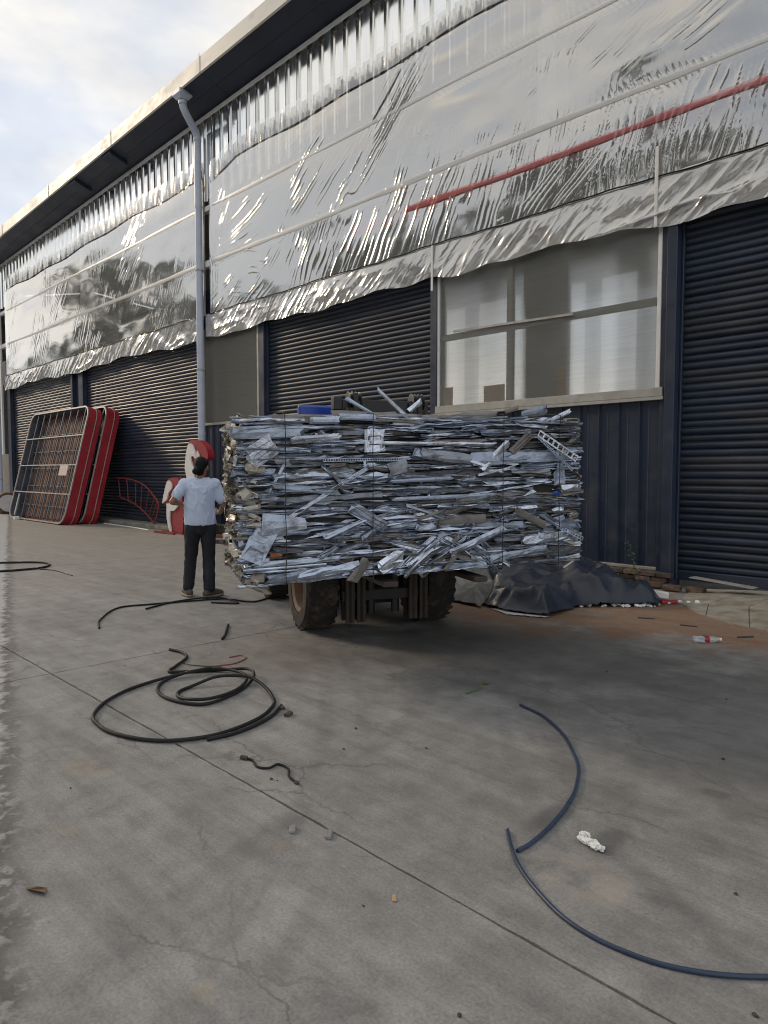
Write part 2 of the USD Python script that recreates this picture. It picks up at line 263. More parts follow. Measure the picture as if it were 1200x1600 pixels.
# ground: grey concrete, tyre-swept streaks, rust-coloured earth by the wall, dark oily ground round the truck, pale rough strip at the far left
def ground_mat():
    n = {'g': ('geometry', {}), 'sx': ('separate_xyz', {})}
    L = [('g.position', 'sx.vector')]
    def noise(k, scale, det=6.0, ro=.6, st=(1, 1, 1), rot=0.0, dist=0.0):
        n[k+'m'] = ('mapping', {'mapping_type': 'point', 'scale': st, 'rotation': (0, 0, rot)}); n[k] = ('noise_texture', {'scale': scale, 'detail': det, 'roughness': ro, 'distortion': dist})
        L.extend([('g.position', k+'m.vector'), (k+'m.vector', k+'.vector')]); return k+'.fac'
    def ramp(k, src, *stops):
        n[k] = ('rgb_ramp', {'ramp': [(p, c if np.ndim(c) else (c, c, c)) for p, c in stops]}); L.append((src, k+'.fac')); return k+'.color'
    def mathn(k, t, a, b, c=None, clamp=False):
        d = {'math_type': t, 'use_clamp': clamp}
        for i, v in enumerate((a, b, c)):
            if v is None: continue
            if isinstance(v, str): L.append((v, f'{k}.value{i+1}'))
            else: d[f'value{i+1}'] = float(v)
        n[k] = ('math', d); return k+'.value'
    def mix(k, a, b, fac, bt='mix'):
        d = {'blend_type': bt}
        for s, v in (('a', a), ('b', b), ('fac', fac)):
            if isinstance(v, str): L.append((v, f'{k}.{s}'))
            else: d[s] = v
        n[k] = ('mix_color', d); return k+'.result'
    def spot(k, x, y, rx, ry, wob=.5):
        a = mathn(k+'a', 'multiply', mathn(k+'a0', 'subtract', 'sx.x', x), 1/rx); b = mathn(k+'b', 'multiply', mathn(k+'b0', 'subtract', 'sx.y', y), 1/ry)
        q = mathn(k+'s', 'sqrt', mathn(k+'q', 'add', mathn(k+'aa', 'multiply', a, a), mathn(k+'bb', 'multiply', b, b)), 0)
        q = mathn(k+'w', 'multiply_add', mathn(k+'w0', 'subtract', big2, .5), -2*wob, q)
        n[k] = ('map_range', {'range_type': 'smoothstep', 'from_min': 1.0, 'from_max': .35, 'to_min': 0.0, 'to_max': 1.0}); L.append((q, k+'.value')); return k+'.result'
    big = noise('big', .55, 5); big2 = noise('big2', 1.7, 7, .65); mid = noise('mid', 4.5, 8, .7); fine = noise('fine', 85, 5, .75)
    st = noise('st', 1.0, 6, .65, (.35, 5.0, 1), 0.0, .4); st2 = noise('st2', 1.0, 7, .7, (.5, 9, 1), math.radians(12), .6)
    c = ramp('c0', big, (.3, (.228, .222, .209)), (.7, (.300, .292, .276)))
    c = mix('m1', c, ramp('c1', mid, (.35, .78), (.65, 1.14)), 1.0, 'multiply')
    c = mix('m2', c, ramp('c2', st, (.3, .80), (.55, 1.0), (.75, 1.10)), .8, 'multiply')
    c = mix('m2b', c, ramp('c2b', st2, (.38, .82), (.5, 1.0), (.7, 1.05)), .7, 'multiply')
    c = mix('m3', c, ramp('c3', fine, (.30, .62), (.5, 1.0), (.70, 1.30)), .8, 'multiply')
    st3 = noise('st3', 1.0, 8, .75, (2.2, 26, 1), math.radians(-7), .8); spk = noise('spk', 26, 3, .6); blot = noise('blot', 2.6, 9, .78, (1, 1, 1), 0.0, 1.2)
    c = mix('m3b', c, ramp('c3b', st3, (.36, .72), (.47, 1.0), (.60, 1.0), (.72, 1.16)), .35, 'multiply')
    c = mix('m3c', c, ramp('c3c', spk, (.24, .45), (.31, 1.0), (.69, 1.0), (.76, 1.35)), .85, 'multiply')
    c = mix('m3d', c, ramp('c3d', blot, (.36, .66), (.46, 1.0), (.62, 1.0), (.70, 1.20)), .6, 'multiply')
    for i, (cx_, cy_, r_, w_, am) in enumerate([(-8.5, -3.2, 7.9, .07, .30), (-8.5, -3.2, 8.12, .06, .25), (2.4, 7.2, 5.9, .08, .35), (2.4, 7.2, 6.15, .06, .25), (-3.0, -6.0, 8.6, .10, .22), (-14, -2.0, 12.2, .09, .25)]):
        ax = mathn(f'ty{i}a', 'subtract', 'sx.x', cx_); ay = mathn(f'ty{i}b', 'subtract', 'sx.y', cy_)
        rr_ = mathn(f'ty{i}r', 'sqrt', mathn(f'ty{i}s', 'add', mathn(f'ty{i}x', 'multiply', ax, ax), mathn(f'ty{i}y', 'multiply', ay, ay)), 0)
        dd = mathn(f'ty{i}d', 'absolute', mathn(f'ty{i}e', 'subtract', rr_, r_), 0)
        n[f'ty{i}m'] = ('map_range', {'range_type': 'smoothstep', 'from_min': w_, 'from_max': w_*.35, 'to_min': 0.0, 'to_max': am}); L.append((dd, f'ty{i}m.value'))
        c = mix(f'ty{i}c', c, (.085, .082, .078), mathn(f'ty{i}f', 'multiply', f'ty{i}m.result', ramp(f'ty{i}p', blot, (.42, 0.0), (.58, 1.0))))
    # hairline cracks
    n['vm'] = ('mapping', {'mapping_type': 'point', 'scale': (.55, 1.5, 1)}); n['va'] = ('vector_math', {'math_type': 'multiply_add', 'vector2': (.5, .5, .5)})
    n['v'] = ('voronoi_texture', {'feature': 'distance_to_edge', 'scale': 1.1, 'randomness': 1.0})
    L.extend([('g.position', 'vm.vector'), ('big2.color', 'va.vector1'), ('vm.vector', 'va.vector3'), ('va.vector', 'v.vector')])
    cr = ramp('vr', 'v.distance', (0.0, 1.0), (.007, .7), (.012, 0.0)); crm = ramp('crm', noise('cn', .8, 3), (.48, 0.0), (.58, .6))
    c = mix('m4', c, (.09, .085, .078), mix('crx', cr, crm, 1.0, 'multiply'))
    # pale warm dust far left, tan powder spots
    c = mix('m5', c, (.30, .265, .215), mathn('du', 'multiply', mathn('du1', 'multiply_add', 'sx.x', -.09, -.62, True), ramp('dr', big2, (.25, .25), (.6, 1.0))))
    for i, (x, y, r, col, am) in enumerate([(-3.55, 1.40, .15, (.33, .265, .16), .55), (-2.98, 1.03, .08, (.33, .26, .17), .45), (-2.24, 1.63, .05, (.32, .22, .13), .5), (-1.28, 2.28, .2, (.36, .31, .25), .5), (-1.75, 1.0, .05, (.4, .33, .2), .4)]):
        c = mix(f'tp{i}', c, col, mathn(f'tpf{i}', 'multiply', spot(f'ts{i}', x, y, r*1.4, r, .9), mathn(f'tpn{i}', 'multiply', ramp(f'tpr{i}', mid, (.4, 0.0), (.6, 1.0)), am)))
    # dark oily patch right of the truck, tyre scuffs
    c = mix('oil', c, (.060, .058, .055), mathn('oilf', 'multiply', spot('oils', -3.3, 5.0, 2.3, 1.7, .6), .62))
    c = mix('oil2', c, (.085, .083, .08), mathn('oilf2', 'multiply', spot('oils2', -.9, 4.6, 2.6, 2.4, .8), .5))
    for i, (x, y, rx, ry) in enumerate([(-1.62, 2.62, .10, .26), (-1.35, 2.62, .08, .2), (-1.2, 3.35, .1, .07), (-.55, 2.95, .14, .09), (-.9, 5.6, .4, .1)]):
        c = mix(f'sc{i}', c, (.07, .069, .067), mathn(f'scf{i}', 'multiply', spot(f'scs{i}', x, y, rx, ry, .7), .55))
    # rust coloured earth near the wall
    ru = mathn('ruf', 'multiply', spot('rus', -3.2, 7.1, 3.0, 1.5, .9), ramp('rur', st2, (.3, .25), (.6, 1.0)))
    c = mix('rust', c, (.20, .115, .06), mathn('rufx', 'multiply', ru, .9))
    c = mix('rust3', c, (.23, .085, .03), mathn('rufz', 'multiply', ru, ramp('rur2', mid, (.48, 0.0), (.66, .8))))
    c = mix('rust2', c, (.19, .105, .055), mathn('rufy', 'multiply', spot('ru2', -4.7, 6.0, 1.6, .9, .8), .75))
    c = mix('dirt3', c, (.17, .13, .095), mathn('dirty', 'multiply', spot('di3', -5.0, 3.3, 1.6, .9, .8), .22))
    # wall-side dirt line
    wd = mathn('wd', 'multiply_add', 'sx.y', 1.6, -13.6, True)
    c = mix('wdm', c, (.11, .095, .075), mathn('wdf', 'multiply', wd, .75))
    # pale rough strip with a ragged dark edge, left foreground (line from (-5.2,1.5) to (-2,.55))
    d = mathn('pl', 'multiply_add', 'sx.x', .285, mathn('pl0', 'multiply', 'sx.y', .958))      # signed distance + offset
    d = mathn('pl1', 'add', d, .0); d = mathn('pl2', 'multiply_add', mathn('pl3', 'subtract', noise('pn', 5.5, 6, .65), .5), .30, d)
    pale = ramp('plr', mathn('pls', 'multiply_add', d, 1.0, .485), (.36, 1.0), (.42, 0.0)); edge = ramp('ple', mathn('pls2', 'multiply_add', d, 1.0, .485), (.40, 1.0), (.46, .6), (.52, 0.0))
    eb = ramp('plb', noise('pn2', 11, 5, .6), (.42, 0.0), (.5, 1.0))
    c = mix('ple1', c, (.085, .08, .073), mix('plx', edge, eb, 1.0, 'multiply'))
    c = mix('ple2', c, ramp('plc', noise('pn3', 34, 5, .7), (.3, (.30, .295, .28)), (.7, (.48, .47, .45))), pale)
    n['p'] = ('principled_bsdf', {'specular_ior_level': .4}); n['bp'] = ('bump', {'strength': .5, 'distance': .010})
    L.extend([(c, 'p.base_color'), (mathn('bh', 'multiply_add', fine, .5, mathn('bh2', 'multiply', mid, .8)), 'bp.height'), ('bp.normal', 'p.normal'),
              (ramp('ro', big2, (.3, .55), (.7, .85)), 'p.roughness')])
    return usdkit.material(stage, '/World/Looks/yard_concrete', n, L, surface='p.BSDF')
M['yard_concrete'] = ground_mat()

# ------------------------------------------------------------------ ground: sheet to the horizon and cast slabs with open joints
WY = 9.05                                                   # outer face of the warehouse wall
gnd = thing('ground', kind='structure')
obj('ground_base', bx(-600, 600, -600, 600, -.5, -.03), 'mortar', gnd)
def slab(x0, x1, y0, y1, seed):
    g, nse = .006, np.random.default_rng(seed)
    def edge(a, b, step=.06):
        n = int(min(max(np.linalg.norm(b-a)/step, 2), 300)); t = np.linspace(0, 1, n, endpoint=False)[:, None]; P = a+(b-a)*t
        P[1:] += (nse.random((n-1, 2))-.5)*.006; return P
    c = [A3(x0+g, y0+g), A3(x1-g, y0+g), A3(x1-g, y1-g), A3(x0+g, y1-g)]
    poly = Polygon(np.vstack([edge(c[i], c[(i+1) % 4]) for i in range(4)]))
    return trimesh.creation.extrude_polygon(poly, .05, engine='earcut').apply_translation([0, 0, -.05])
xs, ys = [-300, -23.9, -11.6, -5.42, .8, 300], [-300, -4.3, 1.85, 8.2, 60]
for i in range(5):
    for j in range(4):
        obj('concrete_slab', slab(xs[i], xs[i+1], ys[j], ys[j+1], 10*i+j), 'yard_concrete', gnd)

# ------------------------------------------------------------------ the warehouse
wh = thing('warehouse', 'long dark blue metal warehouse with roller shutters and a deep eave', 'warehouse')
# posts between the openings (x0, x1, z1, how far proud)
def post(x0, x1, z1=5.2, pr=.05):
    obj('post', rbx(x0, x1, WY-pr, WY+.22, 0, z1, .008), 'navy_paint', wh)
for a in [(-4.068, -3.985, 5.2, .04), (-3.98, -3.85, 5.2, .10), (-8.05, -7.9), (-13.1, -12.9), (-15.66, -15.45, 5.2, .03), (-23.2, -22.85, 5.2, .05), (-23.85, -23.7, 5.2, .05), (-30.35, -30.0)]: post(*a)
obj('post', rbx(-23.695, -23.205, WY+.06, WY+.2, 0, 5.2), 'navy_paint', wh)
# roller shutters, slat by slat
def shutter(x0, x1, zb, zt, seed, label=None):
    s = thing('roller_shutter', parent=wh)
    if label: tag(s, label)
    rg = random.Random(seed); p, z, ys = .092, zb+.13, WY+.10
    prof = [(.012, -.012), (.0, 0), (-.004, .006), (-.018, .012), (-.026, .026), (-.028, .042), (-.026, .058), (-.018, .072), (-.004, .078), (.008, .083), (.008, .092)]
    while z < zt:
        dy, tw = rg.uniform(-.003, .003), rg.uniform(-.004, .004)
        V, F = ext_x([(ys+dy+a, z+b) for a, b in prof], x0+.02, x1-.02)
        V[:len(prof), 1] += tw; V[len(prof):, 1] -= tw
        obj('slat', (V, F), 'shutter_paint', s, smooth=50); z += p
    obj('bottom_bar', rbx(x0+.02, x1-.02, ys-.05, ys+.02, zb, zb+.125, .01), 'shutter_paint', s)
    for x in (x0, x1-.035 if x1 < 0 else x1-.035): obj('guide_rail', rbx(x+.001, x+.034, ys-.075, ys-.03, zb, zt), 'navy_paint', s)
shutter(-3.85, 4.6, .10, 4.95, 1); shutter(-12.9, -8.05, .05, 4.95, 2); shutter(-22.85, -15.66, .12, 4.95, 3); shutter(-30.0, -23.85, .05, 4.95, 4)
obj('door_header', rbx(-31.0, 6, WY+.01, WY+.3, 4.95, 5.88), 'navy_paint', wh)
# ribbed dark blue cladding under the windows
def low_clad(x0, x1, z0, z1, w=.30):
    n = max(1, round((x1-x0)/w)); w = (x1-x0)/n
    for i in range(n):
        a = x0+i*w; b = a+w
        V, F = ext_z([(a+.001, WY+.03), (a+.012, WY-.022), (a+.030, WY-.022), (a+.042, WY+.012), (a+w*.45, WY+.012), (a+w*.5, WY+.006), (a+w*.55, WY+.012), (b-.001, WY+.012)], z0, z1)
        obj('cladding_panel', (V, F), 'navy_paint', wh)
low_clad(-7.9, -4.07, .24, 2.48); low_clad(-15.45, -13.1, .24, 2.62)
obj('cladding_flashing', rbx(-7.9, -3.95, WY-.03, WY+.02, .20, .238, .004), 'trim_metal', wh)
obj('cladding_flashing', rbx(-15.45, -13.1, WY-.03, WY+.02, .20, .238, .004), 'trim_metal', wh)
# window of translucent sheet: frame rails, mullion, sill
win = thing('window', parent=wh)
obj('sheet', rbx(-7.86, -4.1, WY-.012, WY-.002, 2.60, 4.95, .001), 'polycarbonate', win)
obj('frame_rail', rbx(-4.125, -4.07, WY-.04, WY+.02, 2.56, 4.95, .006), 'white_paint', win)
obj('frame_rail', rbx(-7.90, -7.855, WY-.04, WY+.02, 2.50, 4.95, .006), 'white_steel', win)
obj('cross_rail', rbx(-7.855, -4.125, WY+.004, WY+.06, 3.67, 3.77), 'white_steel', win)
obj('loose_bar', bar((-7.55, WY-.03, 3.80), (-5.35, WY-.03, 3.735), .022, .035), 'sill_metal', win)
obj('mullion', rbx(-6.52, -6.42, WY+.005, WY+.1, 2.6, 4.95), 'white_steel', win)
obj('mullion', rbx(-6.34, -5.70, WY+.22, WY+.5, 0, 8.8), 'grey_steel', win)
obj('sill', rbx(-7.92, -4.02, WY-.07, WY+.04, 2.475, 2.595, .008), 'sill_metal', win)
obj('sill', rbx(-7.96, -4.0, WY-.085, WY+.0, 2.43, 2.472, .004), 'sill_metal', win, label='lower lip of the window sill, overlapping sheet metal')
w2 = thing('window', parent=wh)
obj('sheet', rbx(-15.42, -13.1, WY-.012, WY-.002, 2.68, 4.95, .001), 'polycarbonate', w2)
obj('lining_panel', rbx(-15.42, -13.15, WY+.16, WY+.18, 2.7, 4.9), 'girt_white', w2)
obj('cross_rail', rbx(-15.42, -13.1, WY+.004, WY+.05, 3.80, 3.86), 'white_steel', w2)
obj('frame_rail', rbx(-15.47, -15.42, WY-.03, WY+.02, 2.62, 4.95), 'sill_metal', w2)
obj('frame_rail', rbx(-13.16, -13.1, WY-.055, WY-.013, 2.62, 4.95), 'sill_metal', w2)
obj('sill', rbx(-15.47, -13.1, WY-.04, WY+.02, 2.62, 2.675), 'sill_metal', w2)
for (x0, x1, z0, z1) in [(-6.95, -6.55, 2.6, 2.86), (-5.62, -5.48, 2.6, 3.02), (-7.8, -7.6, 2.6, 2.9)]:
    tag(obj('cardboard_sheet', bx(x0, x1, WY+.012, WY+.022, z0, z1).apply_transform(trimesh.transformations.rotation_matrix(RND.uniform(-.04, .04), [0, 1, 0], [(x0+x1)/2, WY, z0])), 'cardboard'),
        {-6.95: 'wide tan cardboard sheet standing behind the translucent window', -5.62: 'narrow upright cardboard piece behind the right half of the window', -7.8: 'small cardboard piece in the lower left corner of the window'}[x0], 'cardboard', 'cardboard behind the window')
OV = 0.8
def eave(m):
    v = np.array(m[0] if isinstance(m, tuple) else m.vertices, float); v[:, 2] += np.clip(.018*(v[:, 0]+21.8), -.4, .38)*np.clip((v[:, 2]-8.6)/.8, 0, 1)
    v[:, 2] += .27*np.clip((WY-.06-v[:, 1])/(OV-.06), 0, 1.2)*(v[:, 2] > EZ-.15)
    if isinstance(m, tuple): return v, m[1]
    m.vertices = v; return m
# upper cladding: cream trapezoid sheet under the eave, in panels of three ribs
EZ = 9.78
def up_clad(x0, x1, z0, z1, pitch=.36):
    x = x0; k = 0
    while x < x1:
        pr = []
        for r in range(3):
            a = x+r*pitch; pr += [(a, WY+.0), (a+.02, WY-.055), (a+.20, WY-.055), (a+.22, WY+.0), (a+.29, WY-.004)]
        pr.append((x+3*pitch-.002, WY+.0)); off = .004*(k % 2)
        V, F = ext_z([(a, b-off) for a, b in pr], z0-.03*RND.random(), z1)
        obj('wall_sheet', eave((V, F)), 'cream_cladding', wh); x += 3*pitch; k += 1
up_clad(-37.8, 6, 7.95, EZ-.02)
obj('wall_sheet', rbx(-40, -31.3, WY+.03, WY+.1, 2.2, 8.0), 'white_paint', wh, label='pale plain wall end beyond the left drainpipe')
obj('wall_base', rbx(-40, -30.35, WY+.0, WY+.2, 0, 2.2), 'inside_wall', wh)
for k in range(10): obj('eave_trim', eave(rbx(-38+k*4.4, -33.605+k*4.4, WY-.075, WY-.057, EZ-.10, EZ-.01, .003)), 'white_steel', wh)
x = -41.4; k = 0
while x < 6:                                                        # soffit boards and fascia lengths, open joints between
    for (a, b) in ((WY-OV+.02, WY-.42), (WY-.415, WY+.1)):
        obj('soffit_panel', eave(rbx(x+.004, x+4.546, a, b, EZ+.0, EZ+.02, .003)), 'soffit_paint', wh)
    V = [(WY-OV+.02, EZ-.03), (WY-OV-.02, EZ-.03), (WY-OV-.02, EZ+.30), (WY-OV+.02, EZ+.335), (WY-OV+.3, EZ+.345)]
    obj('fascia', eave(ext_x(V, x+.006, x+4.546)), 'cream_fascia', wh)
    obj('fascia_clip', eave(rbx(x-.02, x+.022, WY-OV-.032, WY-OV-.021, EZ-.04, EZ+.36, .002)), 'cream_fascia', wh)
    x += 4.55
for xx in (-33.0, -21.8, -19.4, -8.2): obj('soffit_bracket', eave(rbx(xx, xx+.5, WY-.74, WY-.25, EZ-.09, EZ-.003)), 'soffit_paint', wh)
obj('roof', (np.array([(-41, WY-OV+.25, EZ+.2), (8, WY-OV+.25, EZ+.95), (8, 17, 11.8), (-41, 17, 11.8), (-41, 26, EZ+1.2), (8, 26, EZ+1.2)]), np.array([(0, 1, 2, 3), (3, 2, 5, 4)])), 'inside_wall', wh)
obj('back_wall', bx(-41, 8, 25.0, 25.2, 0, 2.2), 'inside_wall', wh); obj('back_wall', bx(-41, 8, 25.0, 25.2, 8.9, 11.2), 'inside_wall', wh)
for xg in (-41.2, 8.0):
    m = trimesh.creation.extrude_polygon(Polygon([(WY+.15, 0), (WY+.15, 10.05), (17, 11.72), (25.9, 10.9), (25.9, 0)]), .2, engine='earcut'); m.vertices = np.c_[xg+m.vertices[:, 2], m.vertices[:, 0], m.vertices[:, 1]]
    obj('gable_wall', m, 'inside_wall', wh)
for k in range(17): obj('column', rbx(-40+k*2.9, -39.6+k*2.9, 24.3, 24.8, 0, 10.5), 'inside_dark', wh)
for k in range(6): obj('column', rbx(-37+k*7.2, -36.6+k*7.2, 16.8, 17.2, 0, 11.6), 'inside_dark', wh)
# steel behind the film: girts, column, fire pipe
for (z, h) in ((6.38, .15), (7.68, .12)):
    obj('girt', rbx(-31, 6, WY-.068, WY+.06, z, z+h), 'girt_white', wh)
obj('girt', rbx(-31, 6, WY+.02, WY+.09, 5.62, 5.67), 'grey_steel', wh)
for x in (-5.98, -22.9, -30.2): obj('column', rbx(x, x+.3, WY-.045, WY+.30, 5.92, 9.7), 'girt_white', wh)
obj('column', rbx(-15.02, -14.82, WY-.02, WY+.2, 4.7, 9.75), 'navy_paint', wh, label='dark blue column seen in the gap between the two films')
obj('fire_pipe', tube([(-10.0, WY+.03, 5.99), (-6, WY+.03, 5.99), (6, WY+.03, 5.99)], .095, 12), 'red_pipe', wh, smooth=40)

# ------------------------------------------------------------------ plastic film stretched over the upper opening
def bundles(X, Z, L, seed):
    """creases between fixings: each bundle (x, z, crease direction in degrees, length, width, spacing, height)"""
    h = np.zeros_like(X)
    for i, (cx, cz, ang, la, lb, lam, amp) in enumerate(L):
        t = math.radians(ang); a = (X-cx)*math.cos(t)+(Z-cz)*math.sin(t); b = -(X-cx)*math.sin(t)+(Z-cz)*math.cos(t)
        wob = meshkit.fbm(np.stack([a/la*.30, b/lam*.34, np.full_like(a, seed+i)], -1), 2, seed+i)+.10*meshkit.noise(np.stack([a/la*2.5, b/lam*.3, np.full_like(a, seed+i+.3)], -1), seed)
        ph = b/lam+3.2*wob; f = np.floor(ph)
        per = meshkit.noise(np.stack([f*.91+.5, a/la*1.8+7*np.sin(f*12.9), np.full_like(a, i+.5)], -1), seed+3)     # each crease starts and ends on its own
        env = np.exp(-(np.abs(a)/la)**3.0-(np.abs(b)/lb)**3.0)*np.clip((per-.48)*3.4, 0, 1)
        h += .55*amp*env*(1-np.abs(np.sin(math.pi*ph)))**1.4
    return h
def film_mesh(x0, x1, z0, ztop, dx, L, seed, sag, y=WY-.072):
    nx = int((x1-x0)/dx)+1; nz = int(3.4/dx)+1
    xs = np.linspace(x0, x1, nx); X, S = np.meshgrid(xs, np.linspace(0, 1, nz), indexing='ij'); zt = ztop(xs)[:, None]; zb = z0(xs)[:, None]
    Z = zb+(zt-zb)*S
    P = np.stack([X*.45, Z*.8, np.full_like(X, seed)], -1)
    # taut on the girts (z 6.45, 7.74), slack between
    sl = np.ones_like(X)
    for g in (5.25, 6.45, 7.74, 8.55): sl = sl*(1-np.exp(-((Z-g)/.28)**2))
    h = sag*(meshkit.fbm(P, 3, seed)-.42)*sl
    for g in (6.45, 7.74):                                          # short puckers where it lies on a girt
        e = np.exp(-((Z-g)/.10)**2)*np.clip((meshkit.noise(np.stack([X*.7, X*0, X*0+g], -1), seed+9)-.42)*4, 0, 1)
        h += .006*e*(1-np.abs(np.sin(math.pi*(X+.5*(Z-g))/.09+3*meshkit.noise(np.stack([X*3, Z, X*0], -1), 5))))
    h += bundles(X, Z, L, seed)
    V = np.stack([X, y-.012-np.maximum(h, -.012), Z], -1).reshape(-1, 3)
    return V, grid_faces(nx, nz)
def valance_mesh(x0, x1, dx, seed, zb, y=WY-.10):
    nx = int((x1-x0)/dx)+1; nz = int(.66/dx)+1
    xs = np.linspace(x0, x1, nx); X, S = np.meshgrid(xs, np.linspace(0, 1, nz), indexing='ij')
    bot = zb(xs)[:, None]; top = 5.26; Z = top+(bot-top)*S
    T = top-Z; q = np.stack([(X-.9*T)*1.6, T*1.4, X*0+seed], -1)
    h = .09*S**.8*(meshkit.fbm(q, 2, seed)-.3)
    def ridge(fx, fz, sl, k, sd): return (1-np.abs(2*meshkit.fbm(np.stack([(X+sl*T)*fx, (T-.3*sl*X)*fz, X*0+k], -1), 2, sd)-1))**3
    a1 = np.clip((meshkit.noise(np.stack([X*.6, X*0, X*0], -1), seed+6)-.3)*2.2, 0, 1); a2 = np.clip((meshkit.noise(np.stack([X*.5+7, X*0, X*0], -1), seed+7)-.3)*2.2, 0, 1)
    edge_ = np.sin(math.pi*np.clip(S*.62, 0, 1))
    h += .055*a1*ridge(3.4, .9, 1.1, 1, seed+2)*edge_+.045*a2*ridge(1.2, 3.6, -.5, 2, seed+3)*edge_+.012*ridge(5, 1.6, .8, 3, seed+4)*(.4+.6*S)+.003*ridge(12, 7, 1.2, 4, seed+5)
    V = np.stack([X, y-np.maximum(h, -.02), Z+.02*(meshkit.noise(q*1.7, seed)-.5)], -1).reshape(-1, 3)
    return V, grid_faces(nx, nz)[:, ::-1]
topR = lambda x: np.where(x < -13.9, 8.26+(x+15.1)*.24, 8.56)+.03*np.sin(x*.7)+.02*np.sin(x*2.3)
topL = lambda x: 8.50+.03*np.sin(x*.6+1)+.03*np.sin(x*1.9)
seam = lambda x: 5.25+.012*np.sin(x*2.2)
BR = [(-9.15, 7.62, 44, .95, .45, .13, .060), (-8.75, 8.0, 46, .8, .35, .12, .05), (-9.5, 7.3, 42, .7, .3, .14, .045), (-11.2, 7.55, 40, .75, .34, .12, .042), (-10.4, 7.0, 36, .8, .35, .14, .014),
      (-13.45, 7.12, 18, .75, .45, .14, .024), (-13.6, 6.55, 8, .6, .4, .12, .020), (-13.5, 6.0, -12, .7, .45, .12, .022), (-12.9, 5.75, 28, .8, .35, .11, .020), (-14.4, 7.6, 60, .5, .35, .10, .018),
      (-14.5, 5.6, 30, .7, .3, .12, .018), (-14.7, 6.6, 85, .9, .2, .09, .012),
      (-10.9, 5.72, 55, .62, 1.0, .15, .026), (-9.6, 5.95, 58, .75, 1.1, .16, .032), (-8.3, 6.02, 62, .75, .9, .15, .034), (-7.3, 5.75, 68, .55, 1.0, .12, .022),
      (-6.3, 6.08, 72, .42, 1.0, .085, .014), (-5.2, 5.95, 76, .5, 1.2, .10, .016), (-4.0, 5.8, 80, .6, 1.2, .12, .016), (-3.2, 5.75, 70, .6, .7, .11, .022), (-5.6, 5.55, 40, .7, .5, .10, .014),
      (-6.2, 7.55, 70, .2, 1.2, .07, .010), (-8.0, 7.1, 72, .16, .7, .07, .009), (-3.7, 6.95, 22, .8, .22, .10, .022), (-4.7, 7.15, 25, .5, .2, .08, .012), (-5.5, 7.35, 30, .8, .12, .07, .008), (-11.5, 8.25, 35, .6, .2, .09, .012), (-12.4, 6.35, 42, .7, .3, .12, .014)]
BL = [(-18.9, 8.25, 42, .8, .35, .15, .034), (-19.3, 7.45, 40, .8, .5, .15, .030), (-18.8, 6.6, 50, .6, .4, .14, .022), (-24.6, 7.3, 48, .7, .4, .15, .026), (-29.2, 7.9, 55, .9, .5, .16, .03), (-29.5, 6.4, 60, .7, .5, .14, .026),
      (-26.4, 6.3, 60, .7, .8, .15, .024), (-22.2, 5.8, 58, .5, 1.0, .14, .02), (-17.2, 5.75, 62, .5, .9, .12, .02), (-25.7, 8.0, 84, .7, .4, .13, .022), (-21.4, 8.0, 80, .5, .6, .12, .018), (-16.4, 6.9, 70, .6, .4, .1, .014), (-20.6, 6.5, 62, .4, .8, .12, .016)]
fr = thing('plastic_film', 'large wrinkled translucent plastic film right of the drainpipe', 'plastic film')
obj('film_sheet', film_mesh(-15.02, -2.3, seam, topR, .0135, BR, 21, .05), 'film', fr, smooth=True)
obj('film_sheet', film_mesh(-2.3, 4.5, seam, topR, .05, [], 21, .07), 'film', fr, smooth=True)
zbR = lambda x: 4.69-.07*np.clip((x+4.6)/1.0, 0, 1)+.03*np.sin(x*1.9)+.02*np.sin(x*5.3)+.05*np.exp(-((x+7.95)/.25)**2)
obj('valance', valance_mesh(-15.2, -2.2, .016, 31, zbR), 'film_valance', fr, smooth=True)
obj('valance', valance_mesh(-2.2, 4.5, .05, 31, zbR), 'film_valance', fr, smooth=True)
fl = thing('plastic_film', 'stretched plastic film between the two drainpipes, mirroring trees', 'plastic film')
obj('film_sheet', film_mesh(-30.2, -15.22, seam, topL, .022, BL, 41, .035), 'film', fl, smooth=True)
zbL = lambda x: 4.70+.05*np.sin(x*.9+.5)+.03*np.sin(x*3.1)
obj('valance', valance_mesh(-30.3, -15.4, .026, 51, zbL), 'film_valance', fl, smooth=True)
def strip(x0, x1, top, par, seed):
    n = int((x1-x0)/.04); xs = np.linspace(x0, x1, n); b = top(xs)-.03; rg = meshkit.noise(np.c_[xs*6, xs*0, xs*0], seed)
    yy = WY-.105-.02*rg
    V = np.vstack([np.c_[xs, yy, b], np.c_[xs, yy-.004, b+.14], np.c_[xs, yy+.004, b+.42+.03*rg]])
    F = [(i+k*n, i+k*n+1, i+k*n+1+n, i+k*n+n) for k in range(2) for i in range(n-1)]
    obj('top_hem', (V, np.array(F)), 'film_clear', par, smooth=True)
strip(-15.0, 4.5, topR, fr, 3); strip(-30.2, -15.3, topL, fl, 4)
def band(x0, x1, z, w, par, seed, mt='film_band', out=0.0):
    """pale line where the film is pressed on a rail"""
    xs = np.arange(x0, x1, .05); g = meshkit.noise(np.c_[xs*2, xs*0, xs*0], seed); ww = w*(.7+.6*g); zc_ = z+.012*np.sin(xs*.8+seed)
    V = np.vstack([np.c_[xs, xs*0+WY-out-.0925-.003*g, zc_-ww/2], np.c_[xs, xs*0+WY-out-.0955-.003*g, zc_], np.c_[xs, xs*0+WY-out-.0925-.003*g, zc_+ww/2]]); n = len(xs)
    obj('rail_line', (V, np.array([(i+k*n, i+k*n+1, i+k*n+1+n, i+k*n+n) for k in range(2) for i in range(n-1)])), mt, par, smooth=True)
